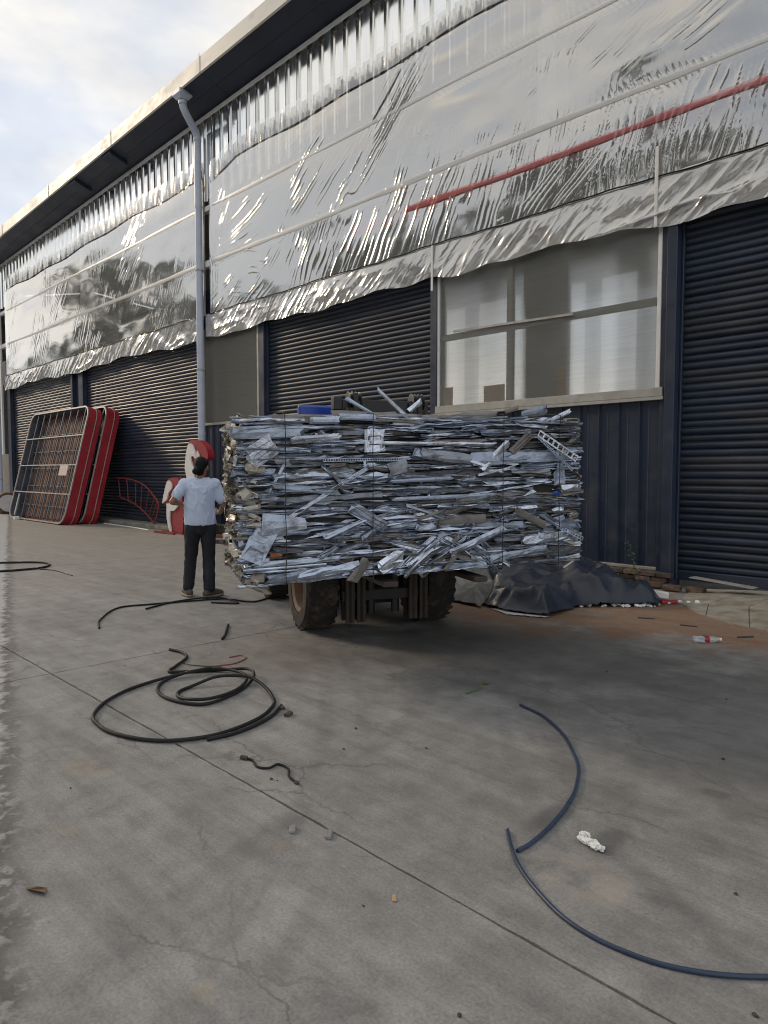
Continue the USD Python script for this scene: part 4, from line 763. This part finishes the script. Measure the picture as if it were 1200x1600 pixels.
# ------------------------------------------------------------------ two big red sign boxes leaning on the shutter, backs towards the yard
def rrect(w, h, r, n=8):
    return sbox(r, r, w-r, h-r).buffer(r, quad_segs=n)
def plate(P, y0, y1):
    m = trimesh.creation.extrude_polygon(P, y1-y0, engine='earcut'); m.vertices = np.c_[m.vertices[:, 0], y0+m.vertices[:, 2], m.vertices[:, 1]]; m.faces = m.faces[:, ::-1]; return m
def sign_box(label, loc, lean, rz=0.0, first=True):
    W, H, D, R = 4.75, 3.46, .40, .36
    ex = A3(math.cos(rz), math.sin(rz), 0); ey0 = A3(-math.sin(rz), math.cos(rz), 0)
    ez = zz*math.cos(lean)+ey0*math.sin(lean); ey = ey0*math.cos(lean)-zz*math.sin(lean)
    t = thing('sign_box', label, 'sign box', loc, (ex, ey, ez)); o, i = rrect(W, H, R), rrect(W, H, R).buffer(-.025)
    obj('side_shell', plate(o.difference(i), 0.02, D), 'red_paint', t, smooth=40)
    obj('front_face', plate(i, D-.02, D-.005), 'red_paint', t)
    obj('edge_trim', plate(o.buffer(.006).difference(o.buffer(-.036)), -.012, .018), 'trim_metal', t, smooth=40)
    obj('side_trim', plate(o.buffer(.010).difference(o.buffer(.0005)), D*.60, D*.60+.022), 'trim_metal', t, smooth=40)
    obj('side_lining', plate(i.buffer(-.002).difference(i.buffer(-.012)), .03, D-.03), 'inner_grey', t)
    xs_ = np.linspace(.12, W-.12, 16)
    for k in range(15): obj('back_board', rbx(xs_[k]+.01, xs_[k+1]-.01, D-.07+.01*(k % 2), D-.045, .14, H-.14, .003), 'brown_board', t)
    for k, x in enumerate(np.linspace(.55, W-.35, 8)): obj('upright', rbx(x-.017, x+.017, .03, .06, .05, H-.05, .004), 'frame_steel', t)
    for z in (.86, 1.72, 2.60): obj('cross_bar', rbx(.03, W-.03, -.005, .022, z-.017, z+.017, .004), 'trim_metal', t)
    if first:
        for x in np.linspace(.45, W-.3, 15): obj('upright', rbx(x-.013, x+.013, D-.125, D-.10, .1, H-.1, .002), 'frame_steel', t)
        for z in (.5, 1.12, 1.68, 2.22, 2.75): obj('cross_bar', rbx(.2, W-.06, D-.16, D-.13, z-.013, z+.013, .003), 'frame_steel', t)
        for k in range(6):
            a, b = .3+k*.48, .3+(k+1)*.48
            obj('brace', bar((.06, .05 if k % 2 else D-.08, a), (.06, D-.08 if k % 2 else .05, b), .02), 'frame_steel', t)
        obj('upright', rbx(W-.16, W-.12, .03, .07, .08, H-.08), 'frame_steel', t); obj('upright', rbx(W-.30, W-.27, .2, .23, .08, H-.08), 'frame_steel', t)
        obj('paper_label', plate(sbox(W-1.15, 1.40, W-.55, 1.70), -.02, -.016), 'paper', t)
        obj('upright', rbx(.52, .55, -.01, .02, .1, .8), 'white_paint', t, label='short pale upright at the lower left')
    return t
sign_box('nearer red sign box, its open back a grid of bars over brown boards', (-24.95, 7.32, .03), .245)
sign_box('second red sign box, wedged between the first one and the shutter', (-24.85, 7.86, .03), .235, -.008, False)
tag(obj('concrete_block', rbx(-23.9, -23.75, 7.15, 7.3, 0, .1, .01), 'crumb_white'), 'small pale block under the lower edge of the nearer red sign box', 'block')
# ------------------------------------------------------------------ red and white cut-out figures, curved red ladder frame
def cutout(name, label, X0, Y, red, whites, depth, foot=()):
    t = thing(name, label, 'cut-out figure', (X0+.33, Y, 0))
    def sm(P):
        q = spline(np.array([(x-X0, z, 0) for x, z in P+[P[0]]]), 5)[:-1, :2]; g = Polygon(q).buffer(0); return max(g.geoms, key=lambda k: k.area) if g.geom_type != 'Polygon' else g
    obj('red_body', plate(sm(red), 0, depth), 'red_paint', t)
    for w_ in whites:
        obj('white_panel', plate(sm(w_), -.035, -.002), 'white_paint', t)
    for f in foot: obj('foot_bar', bar(*f, .05), 'rust_red', t)
    return t
tallr = [(-15.42, 2.05), (-15.25, 2.22), (-14.75, 2.20), (-14.42, 2.05), (-14.30, 1.88), (-14.38, 1.76), (-14.66, 1.76), (-14.75, 1.60), (-14.72, 1.1), (-14.66, .02), (-15.5, .02), (-15.46, 1.1), (-15.40, 1.3), (-15.50, 1.55), (-15.46, 1.85)]
tallw = [(-15.42, 1.95), (-15.28, 2.14), (-15.08, 2.12), (-14.95, 1.97), (-14.90, 1.80), (-15.04, 1.86), (-15.16, 1.82), (-15.10, 1.66), (-14.98, 1.5), (-15.02, 1.2), (-15.1, .9), (-15.32, .92), (-15.44, 1.1), (-15.42, 1.36), (-15.50, 1.58), (-15.46, 1.8)]
tallw2 = [(-14.82, 1.98), (-14.72, 1.86), (-14.70, 1.74), (-14.78, 1.72), (-14.85, 1.84)]
cutout('cutout_figure', 'tall red cut-out figure with white painted curves, in front of the drainpipe', -15.0, 8.30, [(-15.0+(x+15.0)*.82, z) for x, z in tallr], [[(-15.0+(x+15.0)*.82, z) for x, z in tallw], [(-15.0+(x+15.0)*.82, z) for x, z in tallw2]], .17, (((-.35, -.1, .03), (-.35, .5, .03)), ((.3, -.1, .03), (.8, .3, .03))))
smr = [(-16.55, .72), (-16.38, 1.12), (-16.2, 1.33), (-15.75, 1.33), (-15.6, 1.0), (-15.6, .03), (-16.1, .03), (-16.35, .3), (-16.38, .66)]
smw = [(-16.53, .72), (-16.36, 1.1), (-16.22, 1.28), (-16.06, 1.22), (-16.04, 1.1), (-16.2, .98), (-16.3, .82)]
smw2 = [(-16.30, .72), (-15.8, .78), (-15.75, .68), (-15.95, .56), (-16.12, .54), (-16.16, .3), (-16.1, .06), (-16.2, .1), (-16.30, .38)]
cutout('cutout_figure', 'low red cut-out figure with white swirls, left of the standing person', -16.1, 8.28, smr, [smw, smw2], .15, (((-.5, -.2, .03), (.4, -.15, .03)), ((-.7, .1, .03), (-.1, .1, .03))))
lad = thing('curved_frame', 'thin curved red ladder-like frame leaning on the dark shutter', 'metal frame', (-18.6, 8.86, 0))
up_ = spline([(-1.74, .02, 1.33), (-.68, .02, 1.28), (.1, .02, 1.14), (.78, -.02, .85), (1.08, -.04, .60), (.93, -.08, .12)], 8); lo_ = spline([(-1.55, .03, .78), (-.5, .02, .60), (.16, 0, .40), (.62, -.04, .22), (.9, -.08, .10)], 8)
obj('rail', tube(up_, .022, 6), 'rust_red', lad, smooth=40); obj('rail', tube(lo_, .022, 6), 'rust_red', lad, smooth=40)
for s in (.06, .18, .3, .42, .55, .68, .8): obj('rung', tube([up_[int(s*(len(up_)-1)*.93)], lo_[int(s*(len(lo_)-1))]], .014, 6), 'rust_red', lad)

# ------------------------------------------------------------------ tarpaulins, brick plinth, ramp
def heap(poly, hf, step, seed, fold):
    P = Polygon(poly).buffer(.05).buffer(-.05); x0, y0, x1, y1 = P.bounds
    xs_ = np.arange(x0, x1+step, step); ys_ = np.arange(y0, y1+step, step); X, Y = np.meshgrid(xs_, ys_, indexing='ij')
    X = X+step*.3*(meshkit.noise(np.stack([X*9, Y*9, X*0], -1), seed)-.5)
    d = np.array([P.exterior.distance(Point(a, b))*(1 if P.contains(Point(a, b)) else -1) for a, b in zip(X.ravel(), Y.ravel())]).reshape(X.shape)
    f = meshkit.fbm(np.stack([X*1.5+Y*.6, Y*1.5, X*0], -1), 2, seed); rr = (1-np.abs(2*meshkit.fbm(np.stack([X*2.4-Y*1.2, Y*2.0+X*.7, X*0+2], -1), 2, seed+1)-1))**2.5
    Z = .010+hf(X, Y)*np.clip(d/.45, 0, 1)**.8+fold*(rr*1.3+.9*f+.10*meshkit.noise(np.stack([X*9, Y*9, X*0], -1), seed+2))*np.clip(d/.15, .15, 1)
    r2 = (1-np.abs(2*meshkit.fbm(np.stack([X*5.5+Y*2, Y*4.5-X*2, X*0+5], -1), 2, seed+4)-1))**3; Z = Z+fold*.45*r2*np.clip(d/.15, .1, 1)
    V = np.stack([X, Y, Z], -1).reshape(-1, 3); F = grid_faces(*X.shape); F = F[(d.ravel() > -.01)[F].all(1)]
    u, inv = np.unique(F, return_inverse=True); return V[u], inv.reshape(F.shape)
tp = thing('tarpaulin', 'crumpled dark navy tarpaulin heaped against the wall under the bale', 'tarpaulin')
obj('sheet', heap([(-4.75, 6.22), (-4.4, 6.12), (-3.92, 6.22), (-3.98, 6.9), (-3.75, 7.2), (-3.38, 7.6), (-3.5, 7.95), (-4.0, 8.3), (-4.6, 8.9), (-6.1, 8.9), (-6.2, 7.6), (-5.3, 7.0)], lambda X, Y: .26*np.exp(-((X+4.95)/.75)**2-((Y-7.6)/.8)**2)+.06, .026, 5, .12), 'tarp_navy', tp, smooth=True)
obj('pale_hem', heap([(-4.62, 6.16), (-4.3, 6.02), (-3.90, 6.18), (-3.93, 6.26), (-4.3, 6.16), (-4.58, 6.28)], lambda X, Y: X*0, .03, 8, .012), 'tarp_pale', tp, smooth=38)
t2 = obj('groundsheet', heap([(-5.5, 6.22), (-4.72, 6.12), (-5.0, 6.9), (-5.9, 7.9), (-6.7, 7.8), (-6.2, 6.9)], lambda X, Y: .26*np.exp(-((X+5.9)/.7)**2-((Y-7.3)/.7)**2)+.05, .03, 15, .10), 'tarp_grey', smooth=38)
tag(t2, 'dusty grey sheet with pale streaks, behind the forklift wheel', 'tarpaulin')
pl = thing('plinth', 'low broken brick footing under the ribbed wall', 'brick footing')
obj('mortar_bed', rbx(-7.9, -3.95, WY-.06, WY+.2, 0, .195, .01), 'mortar', pl); obj('mortar_bed', rbx(-15.45, -13.1, WY-.06, WY+.2, 0, .195, .01), 'mortar', pl)
rbk = np.random.default_rng(5)
for row in range(3):
    x = -6.4+.12*(row % 2)
    while x < -4.0:
        w = rbk.uniform(.19, .24)
        if rbk.random() < .86:
            b = rbx(-w/2+.005, w/2-.005, -.06, .06, -.029, .029, .008); b.vertices += (rbk.random(b.vertices.shape)-.5)*.008
            b.apply_transform(trimesh.transformations.rotation_matrix(rbk.normal(0, .04), [0, 0, 1])); b.apply_translation([x+w/2, WY-.085+rbk.uniform(-.03, .012), .034+row*.064]); obj('brick', b, 'brick', pl)
        x += w
for k, (x, y, z, a) in enumerate([(-4.62, 8.72, .05, .5), (-3.98, 8.8, .05, .1), (-4.3, 8.74, .04, -.2), (-3.72, 8.72, .045, .05), (-3.45, 8.78, .045, -.06), (-5.0, 8.7, .04, .9)]):
    b = rbx(-.11, .11, -.055, .055, -.035, .035, .01); b.vertices += (rbk.random(b.vertices.shape)-.5)*.012; b.apply_transform(trimesh.transformations.rotation_matrix(a, [0, 0, 1])); b.apply_translation([x, y, z]); obj('brick', b, 'brick', pl)
rp = thing('ramp', kind='structure')
RP = Polygon([(-3.30, 7.95), (-2.95, 7.55), (-2.5, 7.25), (-2.1, 7.15), (-.5, 7.05), (5, 7.0), (5, 9.1), (-3.58, 9.1), (-3.5, 8.6)]); parts = [RP]
for L in [LineString([(x, 6.5), (x-.5, 8.0), (x-.42, 9.5)]) for x in np.arange(-2.5, 5, .42)]+[LineString([(-4, 8.02), (-2.6, 7.86), (0, 7.9), (6, 7.95)]), LineString([(-4, 8.5), (-2, 8.46), (6, 8.5)])]:
    parts = [q for P in parts for q in ssplit(P, L).geoms]
for P in parts:
    if P.area < .01: continue
    P = P.buffer(-.0035).segmentize(.12); 
    if P.geom_type != 'Polygon' or P.is_empty: continue
    m = trimesh.creation.extrude_polygon(P, 1.0, engine='earcut'); fr_l = LineString([(-3.6, 9.1), (-3.5, 8.6), (-3.30, 7.95), (-2.95, 7.55), (-2.5, 7.25), (-2.1, 7.15), (-.5, 7.05), (5, 7.0)]); zt = np.clip(.006+.085*np.array([fr_l.distance(Point(a_, b_)) for a_, b_ in m.vertices[:, :2]]), .005, .12)+.008*(meshkit.noise(m.vertices*A3(2, 2, 0), 8))
    m.vertices[:, 2] = np.where(m.vertices[:, 2] > .5, zt, -.02); obj('ramp_slab', m, 'ramp_concrete', rp)
obj('threshold', rbx(-23.2, -15.6, WY-.45, WY+.05, 0, .10, .01), 'ramp_concrete', rp, label='low concrete threshold before the third shutter')
tag(obj('steel_strip', bar((-3.5, 8.78, .20), (-2.75, 8.72, .155), .16, .006), 'sill_metal'), 'bent pale metal strip lying at the foot of the right shutter', 'metal strip')
tag(obj('white_pipe', tube([(-20.0, 8.4, .02), (-18, 8.33, .02), (-16.9, 8.22, .02)], .018, 8), 'white_paint'), 'thin white pipe on the ground before the third shutter', 'pipe')

# ------------------------------------------------------------------ hoses and cables on the concrete
def cable(name, label, c, P, r, mt, k=10, zf=None, n=8, ends=False):
    Q = spline([(x, y, (r*.95 if zf is None else zf(i))) for i, (x, y) in enumerate(P)], n)
    Q[:, :2] += .006*(np.stack([meshkit.noise(np.c_[Q[:, :2]*6, Q[:, 0]*0+s], s) for s in (1, 2)], 1)-.5)
    return tag(obj(name, tube(Q, r, k), mt, smooth=50), label, c)
COIL = [(-5.416, 2.802), (-5.246, 2.827), (-5.079, 2.77), (-4.916, 2.593), (-4.81, 2.48), (-4.723, 2.569), (-4.586, 2.757), (-4.392, 2.882), (-4.203, 2.823), (-4.102, 2.691), (-3.991, 2.469), (-3.967, 2.311), (-4.028, 2.232), (-4.184, 2.18), (-4.365, 2.183), (-4.529, 2.257), (-4.638, 2.38), (-4.645, 2.578), (-4.54, 2.756), (-4.318, 2.795), (-4.164, 2.732), (-4.019, 2.535), (-3.997, 2.352), (-4.062, 2.251), (-4.214, 2.242), (-4.313, 2.295), (-4.367, 2.421), (-4.333, 2.603), (-4.164, 2.732), (-3.988, 2.745), (-3.767, 2.678), (-3.618, 2.562), (-3.497, 2.359), (-3.452, 2.111), (-3.494, 1.932), (-3.626, 1.771), (-3.869, 1.659), (-4.128, 1.656), (-4.27, 1.699), (-4.431, 1.822), (-4.572, 2.011), (-4.655, 2.233), (-4.638, 2.47), (-4.575, 2.696)]
zc = {7: .04, 8: .045, 17: .03, 18: .035, 19: .04, 20: .03, 21: .03, 22: .03, 23: .03, 27: .05, 28: .06, 29: .04, 42: .03, 43: .05}
cable('hose_coil', 'black hose lying in loose loops on the open concrete', 'hose', COIL, .0112, 'black_rubber', zf=lambda i: zc.get(i, .013))
cable('hose_piece', 'short black hose end lying alongside the big loop of the coiled hose', 'hose', [(-3.604, 2.625), (-3.50, 2.48), (-3.43, 2.315), (-3.408, 2.148), (-3.43, 1.99)], .0115, 'black_rubber')
cable('cable', 'thin dark cable curving past the shoes of the person', 'cable', [(-6.643, 2.718), (-7.013, 2.878), (-7.498, 3.284), (-7.438, 3.663), (-7.311, 4.072), (-7.159, 4.402), (-6.836, 4.498), (-6.767, 4.626), (-6.973, 5.019)], .010, 'black_rubber')
cable('cable', 'short looped dark cable in front of the shoes of the person', 'cable', [(-7.219, 3.466), (-7.362, 3.795), (-7.296, 4.145), (-7.149, 4.353), (-6.803, 4.365), (-7.051, 4.168)], .010, 'black_rubber', zf=lambda i: .012+.02*(i in (2, 3)))
cable('cable', 'dark cable loop on the ground in front of the red sign boxes', 'cable', [(-12.9, 3.2), (-12.614, 3.443), (-12.32, 3.857), (-12.0, 4.068), (-11.645, 3.985), (-11.434, 3.78), (-11.423, 3.393), (-11.491, 3.133), (-11.6, 2.8)], .017, 'black_rubber')
cable('cable', 'thin trailing end beside the dark cable loop near the red sign boxes', 'cable', [(-11.359, 3.755), (-11.055, 3.865), (-10.329, 3.856)], .007, 'black_rubber')
cable('hose', 'blue black hose arc with its thin end pointing to the forklift', 'hose', [(-2.552, 3.734), (-2.322, 3.649), (-2.084, 3.476), (-1.898, 3.277), (-1.778, 3.115), (-1.675, 2.915), (-1.616, 2.732), (-1.57, 2.528), (-1.549, 2.353), (-1.552, 2.262)], .0085, 'blue_rubber', 12)
cable('hose', 'blue black hose curving out of the right edge in the foreground', 'hose', [(-1.675, 2.368), (-1.601, 2.286), (-1.491, 2.181), (-1.349, 2.094), (-1.208, 2.032), (-1.053, 2.006), (-.916, 2.028), (-.801, 2.079), (-.713, 2.138), (-.631, 2.214), (-.514, 2.348), (-.35, 2.6)], .0078, 'blue_rubber', 12)
cd = thing('cord', 'short wavy black cord with a plug, below the coiled hose', 'cord')
Q = spline([(x, y, .007) for x, y in [(-3.068, 2.004), (-3.022, 2.016), (-2.939, 1.988), (-2.886, 2.02), (-2.89, 2.082), (-2.811, 2.085), (-2.735, 2.035), (-2.662, 2.019)]], 8)
obj('wire', tube(Q, .006, 7), 'black_rubber', cd, smooth=50)
obj('plug', rbx(-.025, .02, -.011, .011, 0, .02, .005).apply_transform(trimesh.transformations.rotation_matrix(.3, [0, 0, 1])).apply_translation([-3.075, 2.0, 0]), 'stone_dark', cd)
obj('plug', rbx(-.012, .015, -.009, .009, 0, .015, .004).apply_translation([-2.655, 2.018, 0]), 'stone_dark', cd)
cable('rubber_stick', 'short dark length of hose lying alone on the joint before the forklift', 'hose', [(-5.441, 3.321), (-5.593, 3.448), (-5.9, 3.674)], .012, 'black_rubber')
cable('wire', 'thin green wire beside the tail of the coiled hose', 'wire', [(-4.997, 2.691), (-4.878, 2.708), (-4.742, 2.795), (-4.711, 2.878)], .005, 'wire_green', 6)
cable('wire', 'thin curled red wire behind the coiled hose', 'wire', [(-4.682, 2.732), (-4.706, 2.858), (-4.689, 2.979), (-4.761, 3.121), (-4.858, 3.135), (-4.872, 3.036)], .0045, 'wire_red', 6)
tw = thing('twig', 'thin green twig on the dark concrete before the forklift', 'twig')
obj('stem', tube(spline([(-2.944, 3.668, .006), (-2.936, 3.755, .012), (-2.947, 3.825, .02), (-2.985, 3.911, .03)], 4), .004, 5), 'leaf_green', tw)
obj('leaf', (np.array([(-2.985, 3.911, .03), (-2.96, 3.94, .035), (-2.99, 3.98, .02), (-3.02, 3.93, .02)]), np.array([(0, 1, 2, 3)])), 'leaf_green', tw)
# ------------------------------------------------------------------ small litter
def chip(name, x, y, w, l, h, a, mt, label, c):
    b = rbx(-w/2, w/2, -l/2, l/2, 0, h, .003); b.vertices += (np.random.default_rng(int(abs(x)*1000)).random(b.vertices.shape)-.5)*.004
    b.apply_transform(trimesh.transformations.rotation_matrix(a, [0, 0, 1])); b.apply_translation([x, y, 0]); tag(obj(name, b, mt), label, c)
chip('stone_chip', -2.312, 1.735, .026, .055, .012, .85, 'stone_grey', 'small pale rectangular stone chip left of the joint', 'stone chip')
chip('stone_chip', -2.173, 1.817, .026, .062, .014, .70, 'stone_grey', 'small rectangular stone chip right beside the joint', 'stone chip')
chip('wood_chip', -1.681, 1.702, .014, .032, .008, .9, 'wood_tan', 'tiny tan wood chip in the foreground', 'wood chip')
chip('rubber_bit', -3.45, 2.566, .035, .06, .02, .4, 'stone_dark', 'dark lump right of the end of the coiled hose', 'debris')
chip('rubber_bit', -3.575, 2.605, .03, .04, .02, 1.4, 'stone_dark', 'dark frayed bit at the cut end of the coiled hose', 'debris')
for i, (x, y) in enumerate([(-4.401, 3.988), (-2.812, 2.458), (-2.991, 2.709), (-1.727, 1.598), (-2.505, 2.783), (-2.779, 1.96), (-2.747, 1.972), (-1.673, 4.809), (-1.322, 3.78), (-3.366, 1.223), (-.849, 2.587), (-2.54, 4.838), (-5.226, 2.329), (-1.18, 1.452), (-.608, 2.034), (-3.604, 5.733)]):
    tag(obj('pebble', rock(.005+.002*(i % 3), 100+i).apply_translation([x, y, 0]), 'stone_dark'), 'tiny dark pebble lying on the concrete yard', 'pebble', 'pebbles strewn on the concrete')
lf = tag(obj('dry_leaf', (np.array([(-2.66, .80, .004), (-2.62, .80, .014), (-2.56, .835, .012), (-2.60, .855, .004), (-2.61, .825, .018)]), np.array([(0, 1, 4, 3), (1, 2, 3, 4)])), 'dry_leaf'), 'curled dry leaf near the pale strip at the left', 'leaf')
for k, (x, y, z, lab) in enumerate([(-12.95, 7.8, .05, 'leftmost dark block by the wall behind the bale'), (-12.72, 7.82, .06, 'middle dark block by the wall behind the bale'), (-12.5, 7.84, .05, 'rightmost dark block by the wall behind the bale')]):
    tag(obj('dark_block', rbx(x-.09, x+.09, y-.06, y+.06, 0, z*1.6, .012), 'stone_dark'), lab, 'block')
sc = thing('scrap_paper', 'crumpled torn white wrapper beside the blue hose', 'wrapper')
for i, (x, y) in enumerate([(-1.425, 2.555), (-1.40, 2.515), (-1.375, 2.53), (-1.345, 2.507)]):
    g = trimesh.creation.icosphere(2, .018+.006*(i % 2)); g.vertices *= A3(1.3, .8, .42); g.vertices += (np.random.default_rng(i).random(g.vertices.shape)-.5)*.012; g.vertices[:, 2] -= g.vertices[:, 2].min(); g.apply_translation([x, y, 0]); obj('fold', g, 'crumb_white', sc)
bt = thing('plastic_bottle', 'crushed clear plastic bottle with a red label on rusty ground', 'bottle', (-2.38, 6.30, .028), (A3(.7, .71, 0), A3(-.71, .7, 0), zz))
bp = tube([(-.11, 0, 0), (-.10, 0, 0), (-.03, 0, 0), (.03, 0, 0), (.07, 0, 0), (.10, 0, 0), (.125, 0, 0)], [.02, .03, .029, .028, .03, .018, .012], 12); bp.vertices += (np.random.default_rng(3).random(bp.vertices.shape)-.5)*.012
obj('body', bp, 'clear_plastic', bt); obj('label', tube([(-.015, 0, .002), (.025, 0, .002)], .034, 12, False), 'red_paint', bt); obj('cap', tube([(.12, 0, 0), (.14, 0, 0)], .014, 10), 'white_paint', bt)
cr0 = thing('white_lump', 'small white lump of foam by the edge of the dark tarpaulin', 'foam lump', (-3.94, 7.25, 0), group='white lumps by the tarpaulin'); obj('lump', rock(.026, 900), 'crumb_white', cr0)
for i in range(34):
    t = rbk.random(); x = -4.02+.62*t+rbk.normal(0, .07); y = 7.15+.58*t+rbk.normal(0, .06)-.1
    dup(cr0, 'white_lump', (x, y, 0), rbk.random()*6, rbk.uniform(.5, 1.25), 'small white lump of foam by the edge of the dark tarpaulin', 'white lumps by the tarpaulin')
for i, (x, y, s) in enumerate([(-3.3, 7.95, 1.2), (-3.22, 8.0, 1.0), (-3.14, 8.05, 1.3), (-3.36, 7.8, .8), (-3.5, 7.5, .8)]): dup(cr0, 'white_lump', (x, y, .01), i*1.1, s, 'white foam lump near the corner of the cracked ramp', 'white lumps by the ramp')
tag(obj('carton', trimesh.creation.box([.17, .10, .05]).apply_transform(trimesh.transformations.rotation_matrix(.5, [.2, .3, 1])).apply_translation([-3.55, 8.02, .07]), 'white_paint'), 'small white carton between tarpaulin and brick footing', 'carton')
tag(obj('crushed_can', tube([(-3.42, 7.74, .035), (-3.36, 7.82, .03), (-3.30, 7.88, .035)], [.022, .018, .024], 10), 'red_paint'), 'crushed red can beside the white foam lumps', 'can')
tag(obj('blue_packet', rock(.06, 44, .4).apply_translation([-3.5, 7.66, .01]), 'blue_rubber'), 'small bluish packet beside the crushed red can', 'packet')
for i, (x, y, a, lab) in enumerate([(-2.75, 6.85, .2, 'short dark stick on rusty ground, the one nearer the ramp corner'), (-2.2, 6.75, .9, 'short dark stick on rusty ground, beyond the plastic bottle'), (-3.2, 6.9, .4, 'tiny dark stick below the white foam lumps')]):
    chip('stick', x, y, .16, .014, .012, a, 'stone_dark', lab, 'stick')
# weed at the wall
wd_ = thing('weed', 'green leafy weed growing out of the brick footing', 'plant', (-4.32, 8.93, .06))
st = spline([(0, 0, 0), (.0, -.02, .2), (-.02, -.03, .36), (-.09, -.04, .52)], 5); obj('stem', tube(st, .005, 5), 'stem', wd_)
rl = np.random.default_rng(12)
for i in range(26):
    p = st[min(int((.25+.75*i/26)*(len(st)-1)), len(st)-1)] if i % 3 else A3(rl.normal(0, .06), -.04, rl.uniform(.05, .2)); a = rl.random()*6.28; l = rl.uniform(.05, .085); d = A3(math.cos(a), math.sin(a)*.6-.3, rl.uniform(-.2, .4)); s = np.cross(d, zz); s /= np.linalg.norm(s)+1e-9
    obj('leaf', (np.array([p, p+d*l*.5+s*l*.3, p+d*l-zz*.01, p+d*l*.5-s*l*.3, p+d*l*.5+zz*.008]), np.array([(0, 1, 4), (1, 2, 4), (2, 3, 4), (3, 0, 4)])), 'leaf_green', wd_)
w0 = thing('weed', 'low green weed at the foot of the far left drainpipe', 'plant', (-29.0, 8.3, 0))
for i in range(14):
    a = i*2.4; d = A3(math.cos(a)*.5, math.sin(a)*.5, 1); l = rl.uniform(.2, .5); p = A3(math.cos(a)*.05, math.sin(a)*.05, 0); s = A3(-math.sin(a), math.cos(a), 0)
    obj('leaf', (np.array([p, p+d*l*.6+s*.05, p+d*l, p+d*l*.6-s*.05]), np.array([(0, 1, 2, 3)])), 'leaf_green', w0)
jb = thing('motor_part', 'rusty brown drum-like machine part at the far left by the wall', 'machine part', (-27.6, 8.0, 0))
obj('drum', trimesh.creation.cylinder(.38, .7, sections=24).apply_transform(trimesh.transformations.rotation_matrix(math.pi/2, [0, 1, 0])).apply_translation([0, 0, .38]), 'rim', jb, smooth=35)
obj('flange', trimesh.creation.cylinder(.3, .08, sections=24).apply_transform(trimesh.transformations.rotation_matrix(math.pi/2, [0, 1, 0])).apply_translation([.4, 0, .38]), 'white_steel', jb, smooth=35)

# ------------------------------------------------------------------ far side of the yard: the wood that the film mirrors
rt_ = np.random.default_rng(3); V, F, TV = [], [], []
for x in np.arange(-110, 14, 4.0):
    cx, cy = x+rt_.uniform(-1.5, 1.5), -12.5+rt_.uniform(-2.5, 2.0); H = rt_.uniform(16, 19)-2.5*float(np.clip((-x-32)/12, 0, 1))+(6.5 if -72 < x < -60 else 0)+(-5 if -60 <= x < -52 else 0); R = rt_.uniform(2.6, 3.8)
    TV.append(tube([(cx, cy, 0), (cx+.2, cy, H*.4), (cx+.1, cy+.3, H*.8)], [.3, .2, .06], 7))
    for c in range(15):
        q = rt_.normal(0, 1, 3); q /= np.linalg.norm(q); q *= rt_.random()**.4; c0 = A3(cx+q[0]*R, cy+q[1]*R, H*.58+q[2]*H*.40); rad = rt_.uniform(1.0, 1.9)
        m = 95; p = rt_.normal(0, 1, (m, 3)); p /= np.linalg.norm(p, axis=1, keepdims=True); p = c0+p*rad*rt_.random((m, 1))**.45
        a = rt_.normal(0, 1, (m, 3)); b = rt_.normal(0, 1, (m, 3)); s = rt_.uniform(.22, .42, (m, 1)); a *= s/np.linalg.norm(a, axis=1, keepdims=True); b *= s/np.linalg.norm(b, axis=1, keepdims=True)
        k = len(V)*0+sum(len(w_) for w_ in V); V.append(np.hstack([p-a, p-b, p+a, p+b]).reshape(-1, 3)); F.append(k+np.arange(m*4).reshape(-1, 4))
wd2 = thing('wood', 'dark row of trees across the yard, mirrored in the plastic film', 'trees', kind='stuff')
obj('foliage', (np.vstack(V), np.vstack(F)), 'tree_leaf', wd2); obj('trunks', cat(TV), 'bark', wd2)
